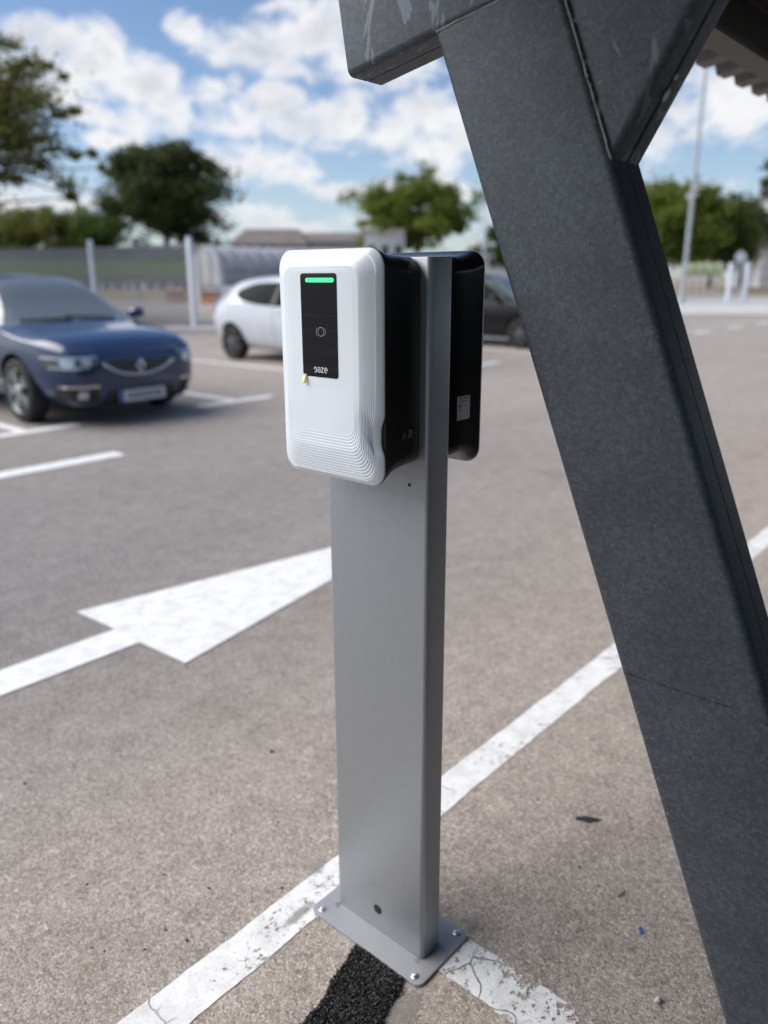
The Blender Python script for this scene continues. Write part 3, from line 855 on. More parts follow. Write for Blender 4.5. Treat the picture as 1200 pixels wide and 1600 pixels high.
# ------------------------------------------------------------------ litter on the asphalt
def blob(mb, c, r, n=8, flat=.7, seed=0):
    ico = bmesh.new(); bmesh.ops.create_icosphere(ico, subdivisions=2, radius=1)
    vs = [Vector(v.co) for v in ico.verts]; fs = [tuple(v.index for v in f.verts) for f in ico.faces]; ico.free()
    out = []
    for p in vs:
        k = 1 + .35*noise.noise(p*1.4 + Vector((seed*3.1, seed, 0)))
        out.append((c[0] + p.x*r*k, c[1] + p.y*r*k*.8, max(.0005, c[2] + p.z*r*flat*k)))
    mb.add(out, fs)
def litter():
    mb = MB(); blob(mb, (0,0,.006), .0085, seed=3); o = mb.build('pebble', plain('pebble_stone', (.50,.47,.43), .8, var=.3, vscale=300), None, True); o.location = (1.296, .399, 0)
    tag(o, 'single pale grey pebble on the asphalt beside the leaning column', 'pebble')
    mb = MB(); mb.box((0,0,.0022), (.012,.007,.003), Matrix.Rotation(.5, 3, 'Z')); mb.box((.005,.004,.0042), (.008,.004,.0025), Matrix.Rotation(-.3, 3, 'Z') @ Matrix.Rotation(.3, 3, 'X'))
    o = mb.build('plastic_chip', plain('blue_plastic', (.05,.16,.48), .4)); o.location = (1.443, .500, 0)
    tag(o, 'tiny bright blue plastic chip lying on the asphalt', 'litter')
    mb = MB(); mb.tube([(-.014,.004,.002),(-.004,0,.0035),(.006,-.001,.003),(.016,.003,.002)], [.0012,.0018,.0016,.0008], 6)
    o = mb.build('twig', plain('red_brown_bark', (.22,.10,.06), .8)); o.location = (1.520,.581,0)
    tag(o, 'short reddish brown twig on the asphalt near the column', 'twig')
    mb = MB(); n = 10
    vs = []; 
    for i in range(n+1):
        t = i/n; w = .011*(math.sin(PI*min(1, t*1.1+.05))**.6)*(1+.4*noise.noise((t*6,1,0)))
        vs += [(-.036+.072*t, -w + .008*noise.noise((t*3,5,0)), .002+.003*abs(noise.noise((t*7,3,0)))), (-.036+.072*t, w+ .008*noise.noise((t*4,7,0)), .002+.004*abs(noise.noise((t*6,9,0))))]
    mb.add(vs, [(2*i, 2*i+2, 2*i+3, 2*i+1) for i in range(n)])
    o = mb.build('rubber_scrap', plain('dark_rubber', (.02,.023,.027), .6)); o.location = (1.715,.767,0); o.rotation_euler = (0,0,R(-52))
    sl = o.modifiers.new('solid', 'SOLIDIFY'); sl.thickness = .0018
    tag(o, 'flat torn dark scrap lying between the white line and the column', 'litter')
    crumbs = [(1.358,1.664,.0075),(.777,2.09,.006),(.695,1.581,.004),(.837,1.467,.0042),(.882,1.346,.0045),(.755,1.255,.0045),(.741,1.316,.0036),(.605,1.398,.003),(.619,1.369,.003),(.68,1.304,.0032),(.999,1.212,.004),(1.152,1.40,.0036),(1.697,.916,.0045),(1.535,.702,.0042),(.90,1.70,.003),(1.30,1.30,.003),(1.32,.64,.003)]
    mc = plain('bitumen_crumb', (.015,.015,.016), .6)
    first = None
    for i, (x, y, r_) in enumerate(crumbs):
        if first is None:
            mb = MB(); blob(mb, (0,0,.5), 1.0, seed=9); first = mb.build('bitumen_crumb', mc, None, True); o = first
        else:
            o = first.copy(); COL.objects.link(o)
        o.location = (x, y, 0); o.scale = (r_*.8, r_*.8, r_*.8); o.rotation_euler = (0, 0, i*1.3)
        tag(o, 'small black crumb of bitumen loose on the pale asphalt', 'crumb', 'bitumen crumbs scattered on the asphalt')
litter()

# ------------------------------------------------------------------ cars
def car_paint(name, col, metal=.3):
    t = NT(name); t.set(Roughness=.32, Metallic=metal); t.b.inputs['Base Color'].default_value = (*col, 1)
    t.b.inputs['Coat Weight'].default_value = 1; t.b.inputs['Coat Roughness'].default_value = .03
    v = t.coord(); n = t.noise(v, 1.7, 5)
    t.to(t.ramp(n.outputs['Fac'], [(.3, tuple(c*.93 for c in col)), (.7, tuple(min(1, c*1.07) for c in col))]), 'Base Color')
    return t.m
M['tyre'] = plain('tyre_rubber', (.014,.014,.014), .8, var=.2, vscale=30)
M['alloy'] = plain('alloy_metal', (.42,.43,.44), .3, .8)
M['dark_alloy'] = plain('dark_alloy_metal', (.10,.10,.105), .4, .6)
M['chrome'] = plain('chrome_trim', (.62,.63,.64), .15, 1)
M['trim'] = plain('black_trim', (.008,.008,.008), .45)
M['glass'] = plain('car_glass', (.010,.014,.013), .05, spec=.02)
M['windscreen'] = plain('windscreen_glass', (.13,.15,.145), .03, spec=.8); M['windscreen'].node_tree.nodes['Principled BSDF'].inputs['IOR'].default_value = 1.9
M['lamp'] = plain('headlamp_glass', (.45,.50,.54), .08, .35, coat=1)
M['lamp_dark'] = plain('headlamp_bezel', (.05,.055,.06), .15, .3, coat=1)
M['red_lamp'] = plain('red_lamp_glass', (.35,.02,.015), .1, coat=1)
M['number_plate'] = plain('number_plate_white', (.62,.63,.63), .4)
M['plate_blue'] = plain('plate_blue', (.02,.06,.32), .4)
M['mud'] = plain('wheel_well_black', (.004,.004,.004), .9)

def pchip(xs, ys):
    xs = np.array(xs, float); ys = np.array(ys, float); h = np.diff(xs); dl = np.diff(ys)/h
    m = np.zeros(len(xs)); m[0] = dl[0]; m[-1] = dl[-1]
    for i in range(1, len(xs)-1):
        if dl[i-1]*dl[i] > 0:
            w1 = 2*h[i]+h[i-1]; w2 = h[i]+2*h[i-1]; m[i] = (w1+w2)/(w1/dl[i-1]+w2/dl[i])
    def f(x):
        i = int(min(max(np.searchsorted(xs, x)-1, 0), len(h)-1)); t = (x-xs[i])/h[i]; t = min(1, max(0, t))
        return (1+2*t)*(1-t)**2*ys[i] + t*(1-t)**2*h[i]*m[i] + t*t*(3-2*t)*ys[i+1] + t*t*(t-1)*h[i]*m[i+1]
    return f

class Shape:
    """car body as lofted cross sections; s = metres back from the nose"""
    def __init__(S, L, W, H, tab, wheel_s, wheel_r):
        S.L, S.W, S.H = L, W, H; S.memo = {}; S.ws = wheel_s; S.wr = wheel_r
        s = [r[0] for r in tab]
        S.f = [pchip(s, [r[k] for r in tab]) for k in range(1, 10)]
    def ctrl(S, s):
        zb, wl, wm, zm, wsh, zsh, wrf, zrf, zc = (f(s) for f in S.f)
        return [(0, zb), (wl*.8, zb), (wl, zb+.07), (wm, zm), (wm*.995, zm + (zsh-zm)*.55), (wsh, zsh), (wsh*.985+.0, zsh+.012), (wrf, zrf), (wrf*.72, zrf + (zc-zrf)*.62), (wrf*.3, zc - (zc-zrf)*.05), (0, zc)]
    def section(S, s):
        key = round(float(s), 5)
        if key in S.memo: return S.memo[key]
        P = S.ctrl(s)
        for _ in range(2):
            Q = [P[0]]
            for a, b in zip(P[:-1], P[1:]):
                Q += [(a[0]*.75+b[0]*.25, a[1]*.75+b[1]*.25), (a[0]*.25+b[0]*.75, a[1]*.25+b[1]*.75)]
            Q.append(P[-1]); P = Q
        S.memo[key] = P
        return P
    def side_y(S, s, z):
        P = S.section(s); best = 0
        for a, b in zip(P[:-1], P[1:]):
            lo, hi = min(a[1], b[1]), max(a[1], b[1])
            if lo <= z <= hi and hi > lo:
                t = (z-a[1])/(b[1]-a[1]); best = max(best, a[0]+(b[0]-a[0])*t)
        return best
    def top_z(S, s, y):
        P = S.section(s); best = None; y = abs(y)
        for a, b in zip(P[:-1], P[1:]):
            lo, hi = min(a[0], b[0]), max(a[0], b[0])
            if lo <= y <= hi and hi > lo:
                t = (y-a[0])/(b[0]-a[0]); z = a[1]+(b[1]-a[1])*t; best = z if best is None else max(best, z)
        return best if best is not None else P[-1][1]
    def inside(S, s, y, z):
        return abs(y) <= S.side_y(s, z) and z <= S.top_z(s, y)+1e-6
    def front_s(S, y, z, s0=0., s1=1.3):
        n = 26
        prev = s0
        for k in range(n+1):
            s = s0 + (s1-s0)*k/n
            if S.inside(s, y, z):
                lo, hi = prev, s
                for _ in range(12):
                    m = (lo+hi)/2
                    if S.inside(m, y, z): hi = m
                    else: lo = m
                return hi
            prev = s
        return s1
    def rear_s(S, y, z):
        n = 26; prev = S.L
        for k in range(n+1):
            s = S.L - 1.2*k/n
            if S.inside(s, y, z):
                lo, hi = s, prev
                for _ in range(12):
                    m = (lo+hi)/2
                    if S.inside(m, y, z): lo = m
                    else: hi = m
                return lo
            prev = s
        return S.L-1.2

def car(S, paint, alloy, label, group, feat):
    """car-local axes: nose towards -y, x sideways, z up, origin on the ground below the nose"""
    root = empty(feat['name']); tag(root, label, 'car', group)
    ss = sorted(set([0,.015,.04,.07,.11,.16,.22,.3] + list(np.linspace(.38, S.L-.38, 58)) + [S.L-k for k in (0,.015,.04,.08,.13,.2,.28)]))
    mb = MB(); rr = []
    for s in ss:
        P = S.section(s); ring = [(y, s, z) for y, z in P] + [(-y, s, z) for y, z in P[-2:0:-1]]
        rr.append(ring)
    mb.rings(rr, True, True, True)
    body = mb.build('body', paint, root, True, 42, fix=True)
    # wheel arches are cut out of the body
    cut = MB(); R0 = S.wr + .045
    for s in S.ws:
        for sd in (-1, 1):
            cut.rings([[(x, s + R0*math.cos(2*PI*k/36), S.wr + .01 + R0*math.sin(2*PI*k/36)) for k in range(36)] for x in ((sd*(S.W-.26), sd*(S.W+.2)))])
    co_ = cut.build('cutter', M['mud'], None, fix=True)
    md = body.modifiers.new('arches', 'BOOLEAN'); md.operation = 'DIFFERENCE'; md.object = co_; md.solver = 'EXACT'; md.material_mode = 'TRANSFER'
    dg = bpy.context.evaluated_depsgraph_get(); dg.update()
    me = bpy.data.meshes.new_from_object(body.evaluated_get(dg)); body.modifiers.clear(); body.data = me; me.name = 'body'
    bpy.data.objects.remove(co_)
    me.polygons.foreach_set('use_smooth', [True]*len(me.polygons)); me.set_sharp_from_angle(angle=R(42))
    # glass laid into the cabin
    def top_patch(name, s0, s1, yf, mat, off=.006, par=None, n=22, m=16):
        q = MB(); g = []
        for i in range(n+1):
            s = s0+(s1-s0)*i/n; row = []
            for j in range(m+1):
                t = -1+2*j/m; y = t*yf(s); z = S.top_z(s, y)
                e = .012; dz = (S.top_z(s+e, y)-S.top_z(s-e, y))/(2*e); nn = Vector((0, -dz, 1)).normalized()
                row.append((y, s+nn.y*off, z+nn.z*off))
            g.append(row)
        q.rings(g, False, False, False); return q.build(name, mat, par or root, True)
    rfw = S.f[6]
    w0, w1 = feat['windscreen']
    ws = top_patch('windscreen', w0, w1, lambda s: rfw(s)*.97 - .015 + .10*(1-(s-w0)/(w1-w0)), M['windscreen'])
    r0_, r1_ = feat['rear_window']
    top_patch('rear_window', r0_, r1_, lambda s: rfw(s)*.9, M['glass'])
    def side_patch(name, outline_lo, outline_hi, s0, s1, sd, mat, off=.006, par=None, n=30, m=8):
        q = MB(); g = []
        for i in range(n+1):
            s = s0+(s1-s0)*i/n; lo, hi = outline_lo(s), outline_hi(s); row = []
            for j in range(m+1):
                z = lo+(hi-lo)*j/m; y = S.side_y(s, z); row.append((sd*(y+off), s, z+off*.3))
            g.append(row)
        q.rings(g, False, False, False); return q.build(name, mat, par or root, True)
    lo_t, hi_t = feat['side_lo'], feat['side_hi']
    flo = pchip([a for a, _ in lo_t], [b for _, b in lo_t]); fhi = pchip([a for a, _ in hi_t], [b for _, b in hi_t])
    for sd in (-1, 1):
        side_patch('side_window', flo, fhi, lo_t[0][0], lo_t[-1][0], sd, M['glass'])
        for a in feat['pillars']:
            side_patch('window_pillar', lambda s: flo(s), lambda s: fhi(s), a-.035, a+.035, sd, M['trim'], .010, n=3)
        # sill strip, door seams
        side_patch('sill_trim', lambda s: .205, lambda s: .235, S.ws[0]+S.wr+.08, S.ws[1]-S.wr-.08, sd, M['trim'], .006, n=20, m=2)
        for a in feat['seams']:
            side_patch('door_seam', lambda s: .33, lambda s: flo(min(max(s, lo_t[0][0]), lo_t[-1][0])), a-.004, a+.004, sd, M['trim'], .0025, n=1)
        for a in feat['handles']:
            q = MB(); z = feat['handle_z']; y = S.side_y(a, z); q.box((sd*(y+.012), a, z), (.024, .17, .026)); q.build('door_handle', paint, root)
        # mirror
        q = MB(); my, ms, mz = feat['mirror']; c = Vector((sd*my, ms, mz)); rr2 = []
        for a, k in ((-.075,.35),(-.06,.75),(-.02,1),(.05,1),(.07,.95)):
            rr2.append([(c.x + .095*k*math.cos(2*PI*i/14), c.y + a, c.z + .065*k*math.sin(2*PI*i/14)) for i in range(14)])
        q.rings(rr2); q.tube([(c.x - sd*.05, c.y, c.z-.04), (sd*(S.side_y(ms, mz-.09)-.02), c.y, c.z-.09)], .022, 6)
        q.build('door_mirror', feat.get('mirror_mat') or paint, root, True, 40, fix=True)
    # wheels
    def wheel(x, s, sd):
        w = empty('wheel'); w.parent = root; w.location = (x, s, S.wr)
        q = MB(); r_ = S.wr; tw = .20
        prof = [(-tw/2, r_*.70), (-tw/2-.004, r_*.84), (-tw/2+.012, r_*.965), (-tw/2+.04, r_), (tw/2-.04, r_), (tw/2-.012, r_*.965), (tw/2+.004, r_*.84), (tw/2, r_*.70), (tw/2-.03, r_*.66), (-tw/2+.03, r_*.66)]
        n = 40
        q.rings([[(a, b*math.cos(2*PI*k/n), b*math.sin(2*PI*k/n)) for k in range(n)] for a, b in prof + [prof[0]]], True, False, False)
        q.build('tyre', M['tyre'], w, True, 50, fix=True)
        q = MB(); X = sd*(tw/2-.02); ro = r_*.71
        ring = lambda xx, b: [(xx, b*math.cos(2*PI*k/n), b*math.sin(2*PI*k/n)) for k in range(n)]
        q.rings([ring(X+sd*.012, ro), ring(X+sd*.016, ro*.965), ring(X+sd*.004, ro*.93), ring(X-sd*.10, ro*.90)], True, False, False)
        ns = feat['spokes']
        for k in range(ns):
            for da in ((-.13, .13) if feat['twin'] else (0,)):
                a0 = 2*PI*k/ns + da*.5; a1 = 2*PI*k/ns + da*1.4
                d0 = Vector((0, math.cos(a0), math.sin(a0))); d1 = Vector((0, math.cos(a1), math.sin(a1)))
                p = Vector((X+sd*.012,0,0)) + d0*.045; e = Vector((X+sd*.010,0,0)) + d1*ro*.95
                t_ = (e-p).normalized(); sx = t_.cross(Vector((1,0,0)))*(.018 if feat['twin'] else .032)
                vs = [p+sx, p-sx, e-sx*1.1, e+sx*1.1]; vs += [v - Vector((sd*.03,0,0)) for v in vs]
                q.add(vs, [(0,1,2,3),(4,7,6,5),(0,4,5,1),(1,5,6,2),(2,6,7,3),(3,7,4,0)])
        q.rings([ring(X-sd*.02, .062), ring(X+sd*.014, .06), ring(X+sd*.02, .05)])
        q.build('rim', alloy, w, True, 35, fix=True)
        q = MB(); q.rings([ring(X-sd*.06, ro*.9), ring(X-sd*.065, .02)], True, True, True); q.build('brake_disc', M['mud'], w)
    for s in S.ws:
        for sd in (-1, 1): wheel(sd*(S.W-.115), s, sd)
    # front end: patches over the nose defined by outlines in (x, z)
    def front_patch(name, rows, mat, off, par=None, m=14):
        """rows: list of (z, xa, xb)"""
        q = MB(); g = []
        for z, xa, xb in rows:
            row = []
            for j in range(m+1):
                x = xa+(xb-xa)*j/m; s = S.front_s(x, z)
                row.append((x, s-off, z))
            g.append(row)
        q.rings(g, False, False, False); return q.build(name, mat, par or root, True, fix=False)
    def rows(z0, z1, fa, fb, n=6): return [(z0+(z1-z0)*i/n, fa((z0+(z1-z0)*i/n)), fb((z0+(z1-z0)*i/n))) for i in range(n+1)]
    F = feat['front']
    gz0, gz1 = F['grille']; gw0, gw1 = F['grille_w']
    gw = lambda z: gw0 + (gw1-gw0)*((z-gz0)/(gz1-gz0))
    gr = front_patch('grille', rows(gz0, gz1, lambda z: -gw(z), gw), M['trim'], .008)
    for k in range(F['slats']):
        z = gz0 + (gz1-gz0)*(k+.7)/(F['slats']+.4)
        front_patch('slat', rows(z-.008, z+.008, lambda z: -gw(z)*.95, lambda z: gw(z)*.95, 1), M['dark_alloy'], .014, gr, 18)
    # bright moulding under the grille, turned up towards the lamps
    q = MB(); pts = []
    for i in range(25):
        t = -1+2*i/24; x = t*F['mould_w']; z = gz0 - .012 + F['mould_rise']*abs(t)**2.4; pts.append((x, S.front_s(x, z)-.012, z))
    q.tube(pts, .018, 6); q.build('chrome_moulding', M['chrome'], root, True)
    if F['emblem']:
        q = MB(); s = S.front_s(0, F['emblem_z'])-.022; z = F['emblem_z']
        d = [(0, .075), (.055, 0), (0, -.075), (-.055, 0)]; i_ = [(a*.5, b*.55) for a, b in d]
        vs = [(a, s, z+b) for a, b in d] + [(a, s-.012, z+b*.98) for a, b in i_] + [(a, s+.02, z+b) for a, b in d] + [(a, s+.01, z+b) for a, b in i_]
        fs = []
        for k in range(4):
            j = (k+1) % 4; fs += [(k, j, 4+j, 4+k), (8+k, 8+j, j, k), (4+k, 4+j, 12+j, 12+k)]
        q.add(vs, fs); q.build('emblem', M['chrome'], root)
    for sd in (-1, 1):
        za, zb_ = F['lamp_z']; xi, xo = F['lamp_x']
        hl = front_patch('headlight', rows(za, zb_, lambda z: sd*(xi + (zb_-z)*F['lamp_slant']), lambda z: sd*(xo - max(0, (za+.05-z))*.4)), M['lamp_dark'], .007)
        for (px_, pz, rw, rh) in F['lenses']:
            front_patch('lens', rows(pz-rh, pz+rh, lambda z: sd*(px_-rw*math.sqrt(max(.05, 1-((z-pz)/rh)**2))), lambda z: sd*(px_+rw*math.sqrt(max(.05, 1-((z-pz)/rh)**2))), 8), M['lamp'], .013, hl, 8)
        front_patch('light_strip', rows(zb_-.024, zb_-.004, lambda z: sd*(xi+.02), lambda z: sd*(xo-.01), 1), M['lamp'], .013, hl)
        front_patch('light_strip', rows(za+.004, za+.022, lambda z: sd*(xi+.10), lambda z: sd*(xo-.03), 1), M['lamp'], .013, hl)
        fz0, fz1, fx0, fx1 = F['fog']
        fo = front_patch('fog_lamp_recess', rows(fz0, fz1, lambda z: sd*(fx0+(z-fz0)*.15), lambda z: sd*fx1), M['trim'], .008)
        front_patch('trim_bar', rows(fz1-.006, fz1+.018, lambda z: sd*(fx0+.0), lambda z: sd*(fx1+.0), 1), M['chrome'], .014, fo)
        front_patch('fog_lamp', rows((fz0+fz1)/2-.04, (fz0+fz1)/2+.035, lambda z: sd*((fx0+fx1)/2-.04), lambda z: sd*((fx0+fx1)/2+.035), 4), M['lamp'], .015, fo)
    iz0, iz1, iw = F['intake']
    front_patch('lower_intake', rows(iz0, iz1, lambda z: -iw - (iz1-z)*.6, lambda z: iw + (iz1-z)*.6), M['trim'], .008, m=20)
    pz = F['plate_z']; sp = min(S.front_s(0, pz), S.front_s(.25, pz), S.front_s(0, pz+.05))-.018
    q = MB(); q.box((0, sp, pz), (.52, .008, .112)); pl = q.build('number_plate', M['number_plate'], root)
    q = MB(); q.box((-.238, sp-.0045, pz), (.040, .002, .106)); q.build('plate_band', M['plate_blue'], pl)
    q = MB(); q.box((.02, sp-.0045, pz), (.40, .002, .070)); q.build('plate_print', M['plate_print'], pl)
    # bonnet and bumper shut lines
    for sd in (-1, 1):
        q = MB(); pts = []
        for i in range(15):
            s_ = .30 + (w0-.02-.30)*i/14; y_ = rfw(s_)*1.02; pts.append((sd*y_, s_, S.top_z(s_, y_)-.001))
        q.tube(pts, .005, 5); q.build('panel_gap', M['trim'], root)
    # wipers, roof aerial, tail lamps
    for sd, x0 in ((1, -.05), (1, .45)):
        q = MB(); pts = []
        for i in range(9):
            t = i/8; x = x0 - .55*t; s = w0+.04+.06*t; pts.append((x, s-.006, S.top_z(s, min(abs(x), .6))+.016))
        q.tube(pts, .009, 5); q.build('wiper', M['trim'], root)
    for sd in (-1, 1):
        z0, z1, xi = feat['tail']; g = []
        q = MB()
        for i in range(9):
            z = z0+(z1-z0)*i/8; row = []
            for j in range(9):
                x = xi + (S.side_y(S.L-.22, z)-.015-xi)*j/8; row.append((sd*x, S.rear_s(x, z)+.008, z))
            g.append(row)
        q.rings(g, False, False, False); q.build('tail_light', M['red_lamp'], root, True)
    return root
tp = NT('plate_print_grey'); vp = tp.coord(); sxp = tp.node('ShaderNodeSeparateXYZ'); tp.l.new(vp, sxp.inputs[0])
fr = tp.math('FRACT', tp.math('MULTIPLY', sxp.outputs['X'], 17.5)); blot = tp.noise(vp, 60, 2)
tp.to(tp.mix(tp.ramp(tp.math('ADD', fr, tp.math('MULTIPLY', blot.outputs['Fac'], .5)), [(.46, 0), (.54, 1), (1.0, 1)]), (.60,.61,.61), (.16,.16,.17)), 'Base Color')
M['plate_print'] = tp.m

# columns: s, underside z, sill half width, max half width, its z, shoulder half width, shoulder z, roof-edge half width, its z, centre z
TAB_H = [
 (0.00, .27, .42, .50, .44, .47, .60, .40, .655, .675),
 (0.03, .22, .56, .63, .44, .60, .64, .50, .690, .712),
 (0.10, .19, .65, .715, .45, .690, .69, .60, .740, .765),
 (0.22, .18, .72, .79, .46, .765, .745, .67, .800, .830),
 (0.45, .18, .77, .855, .48, .835, .80, .72, .860, .890),
 (0.85, .18, .79, .895, .50, .875, .85, .74, .905, .935),
 (1.15, .18, .80, .900, .52, .875, .90, .72, .945, .985),
 (1.45, .18, .80, .903, .54, .875, .93, .685, 1.075, 1.115),
 (1.95, .18, .80, .905, .55, .875, .95, .62, 1.325, 1.385),
 (2.20, .18, .80, .905, .55, .875, .955, .595, 1.385, 1.445),
 (2.60, .18, .80, .905, .55, .876, .965, .59, 1.40, 1.465),
 (3.20, .19, .80, .905, .56, .876, .98, .575, 1.375, 1.440),
 (3.70, .20, .79, .905, .58, .865, 1.00, .545, 1.300, 1.360),
 (4.05, .22, .76, .885, .60, .83, 1.01, .56, 1.115, 1.165),
 (4.22, .25, .72, .85, .60, .79, .98, .62, 1.01, 1.045),
 (4.36, .32, .62, .77, .60, .70, .85, .60, .885, .90)]
front_blue = dict(grille=(.50,.625), grille_w=(.22,.40), slats=3, mould_w=.40, mould_rise=.13, emblem=True, emblem_z=.575,
    lamp_z=(.575,.70), lamp_x=(.43,.83), lamp_slant=.5, lenses=((.56,.640,.05,.042),(.70,.640,.05,.042)),
    fog=(.255,.40,.46,.76), intake=(.215,.345,.36), plate_z=.285)
feat_blue = dict(name='parked_car', windscreen=(1.13,2.06), rear_window=(3.72,4.05),
    side_lo=((1.42,.965),(1.8,.985),(2.6,1.0),(3.3,1.025),(3.62,1.07)), side_hi=((1.42,.985),(1.8,1.18),(2.15,1.325),(2.6,1.345),(3.2,1.31),(3.62,1.15)),
    pillars=(2.55,), seams=(1.38,2.5,3.35), handles=(2.3,3.2), handle_z=.86, mirror=(.985,1.55,1.02), spokes=5, twin=True,
    front=front_blue, tail=(.72,.90,.52))
TAB_B = [(r[0], r[1]) + tuple((r[k]*.972 if k in (2,3,5,7) else r[k]) for k in range(2, 10)) for r in TAB_H]
S1 = Shape(4.36, .88, 1.46, TAB_B, (.90, 3.57), .325)
blue = car(S1, car_paint('blue_car_paint', (.0003,.018,.074), .08), M['alloy'], 'dark blue hatchback parked nose towards the lane, white number plate facing us', 'cars parked across the lane', feat_blue)
blue.location = (4.375, 7.12, 0)

TAB_W = [
 (0.00, .28, .42, .50, .45, .47, .62, .40, .675, .695),
 (0.04, .22, .58, .65, .45, .62, .67, .52, .72, .745),
 (0.14, .19, .68, .755, .46, .73, .74, .62, .79, .82),
 (0.32, .18, .74, .82, .48, .80, .80, .68, .85, .88),
 (0.70, .18, .77, .855, .50, .835, .87, .70, .92, .95),
 (1.00, .18, .775, .862, .52, .835, .91, .69, .96, 1.00),
 (1.30, .18, .775, .864, .54, .835, .93, .655, 1.09, 1.13),
 (1.75, .18, .775, .865, .55, .835, .95, .60, 1.33, 1.39),
 (2.00, .18, .775, .865, .55, .835, .96, .578, 1.385, 1.445),
 (2.40, .18, .775, .865, .55, .836, .98, .57, 1.395, 1.455),
 (3.00, .19, .775, .866, .57, .84, 1.01, .555, 1.37, 1.435),
 (3.45, .20, .77, .868, .62, .835, 1.01, .535, 1.335, 1.40),
 (3.70, .23, .75, .86, .64, .80, 1.00, .53, 1.27, 1.335),
 (3.86, .26, .73, .84, .64, .77, .98, .55, 1.13, 1.18),
 (3.96, .29, .70, .81, .62, .74, .94, .58, 1.01, 1.04),
 (4.06, .36, .60, .72, .60, .66, .80, .54, .84, .855)]
feat_white = dict(feat_blue, mirror_mat=None, windscreen=(.98,1.86), rear_window=(3.52,3.86),
    side_lo=((1.25,.925),(1.7,.935),(2.4,.955),(3.0,1.01),(3.36,1.10)), side_hi=((1.25,.945),(1.7,1.22),(2.0,1.325),(2.4,1.34),(3.0,1.31),(3.36,1.20)),
    pillars=(2.3,), seams=(1.2,2.28), handles=(2.1,), mirror=(.945,1.38,1.0), spokes=7, twin=False,
    front=dict(front_blue, emblem=False, lamp_z=(.64,.77), lamp_x=(.46,.78), grille=(.58,.65), grille_w=(.3,.36), slats=1, mould_w=.3, mould_rise=.03), tail=(.80,1.02,.60))
S2 = Shape(4.06, .865, 1.455, TAB_W, (.84, 3.44), .305)
white = car(S2, car_paint('white_car_paint', (.55,.58,.62), 0), M['dark_alloy'], 'small white hatchback seen from its side and rear, half hidden by the white charger', 'cars parked across the lane', feat_white)
white.location = (9.78, 8.02, 0)
black_paint = plain('black_car_paint', (.003,.003,.005), .35, coat=.25, spec=.3)
S3 = Shape(4.06, .865, 1.455, TAB_W, (.84, 3.44), .305)
black = car(S3, black_paint, M['dark_alloy'], 'black car glimpsed through the gap between the far charger and the leaning column', 'cars parked across the lane', dict(feat_white, windscreen=(.98,1.86)))
black.location = (14.80, 7.75, 0)

# ------------------------------------------------------------------ fence, kerbs, lamp post
M['fence'] = plain('fence_bar_grey', (.22,.23,.24), .5, .3)
M['post'] = plain('white_post_paint', (.62,.65,.70), .5)
M['lamp_post'] = plain('lamp_post_grey', (.40,.43,.46), .45, .3)
FX = 13.6
def fence_panel(y0, y1):
    mb = MB(); n = int((y1-y0)/.105)
    for k in range(n+1):
        y = y0+.03+(y1-y0-.06)*k/n; mb.box((0, y-y0, 1.19), (.022, .020, 2.28))
    for z in (.12, .75, 1.4, 2.05, 2.3):
        mb.box((.008, (y1-y0)/2, z), (.010, y1-y0-.04, .022 if z < 2.2 else .05))
    return mb.build('mesh_fence_panel', M['fence'])
fy = [19.06, 21.7, 24.35, 27.0, 29.65, 32.3]
lab_f = ['mesh fence panel beside the tall white post left of the white car', 'second mesh fence panel left of the tall white post', 'mesh fence panel left of the post that rises behind the blue car roof', 'fourth mesh fence panel, behind the blue car windscreen', 'farthest left mesh fence panel, under the big dark tree branches']
for k in range(5):
    if k == 0: p0 = fence_panel(fy[0], fy[1]); p = p0
    else: p = p0.copy(); COL.objects.link(p)
    p.location = (FX, fy[k], 0); tag(p, lab_f[k], 'fence', 'grey mesh panels of the left fence')
def square_post(name, h, w, mat):
    mb = MB(); pr = rrect(w, w, w*.15, 3)
    mb.rings([[(x, y, z) for x, y in pr] for z in (0, h-.02)] + [[(x*.8, y*.8, h) for x, y in pr]])
    return mb.build(name, mat, None, True, 40)
for k, (y, h, lb) in enumerate(((19.06, 2.50, 'tall white fence post standing left of the white car'), (24.35, 2.58, 'white fence post rising behind the blue car roof'))):
    o = square_post('fence_post', h, .13, M['post']); o.location = (FX, y, 0); tag(o, lb, 'post', 'white posts of the left fence')
def kerb(name, c, d, rz, label):
    mb = MB(); pr = rrect(d[1], d[2]*2, .03, 3)
    mb.rings([[(x, y, max(0, z)) for y, z in pr] for x in (-d[0]/2, d[0]/2)]); o = mb.build(name, M['pale_concrete'], None, fix=True)
    o.location = c; o.rotation_euler = (0, 0, rz); o['kind'] = 'structure'; return o
kerb('kerb', (12.75, 17.55, 0), (1.9, .45, .16), R(-48), '')
kerb('kerb', (16.3, 20.2, 0), (3.6, .55, .16), R(-48), '')
# lamp post far right
lp = empty('lamp_post', pt(1071, 43)); tag(lp, 'tall slender grey lamp post at the right, in front of the green trees', 'lamp post')
mb = MB(); n = 14
mb.rings([[(r_*math.cos(2*PI*k/n), r_*math.sin(2*PI*k/n), z) for k in range(n)] for z, r_ in ((0,.18),(.4,.17),(.45,.12),(6,.10),(15.6,.065))]); mb.build('pole', M['lamp_post'], lp, True, 40)
mb = MB(); mb.tube([(0,0,15.5),(.3,.2,15.9),(1.1,.7,16.1)], .05, 8); mb.box((1.5,1.0,16.1), (.8,.3,.12), Matrix.Rotation(.6, 3, 'Z')); mb.build('lamp_arm', M['lamp_post'], lp)

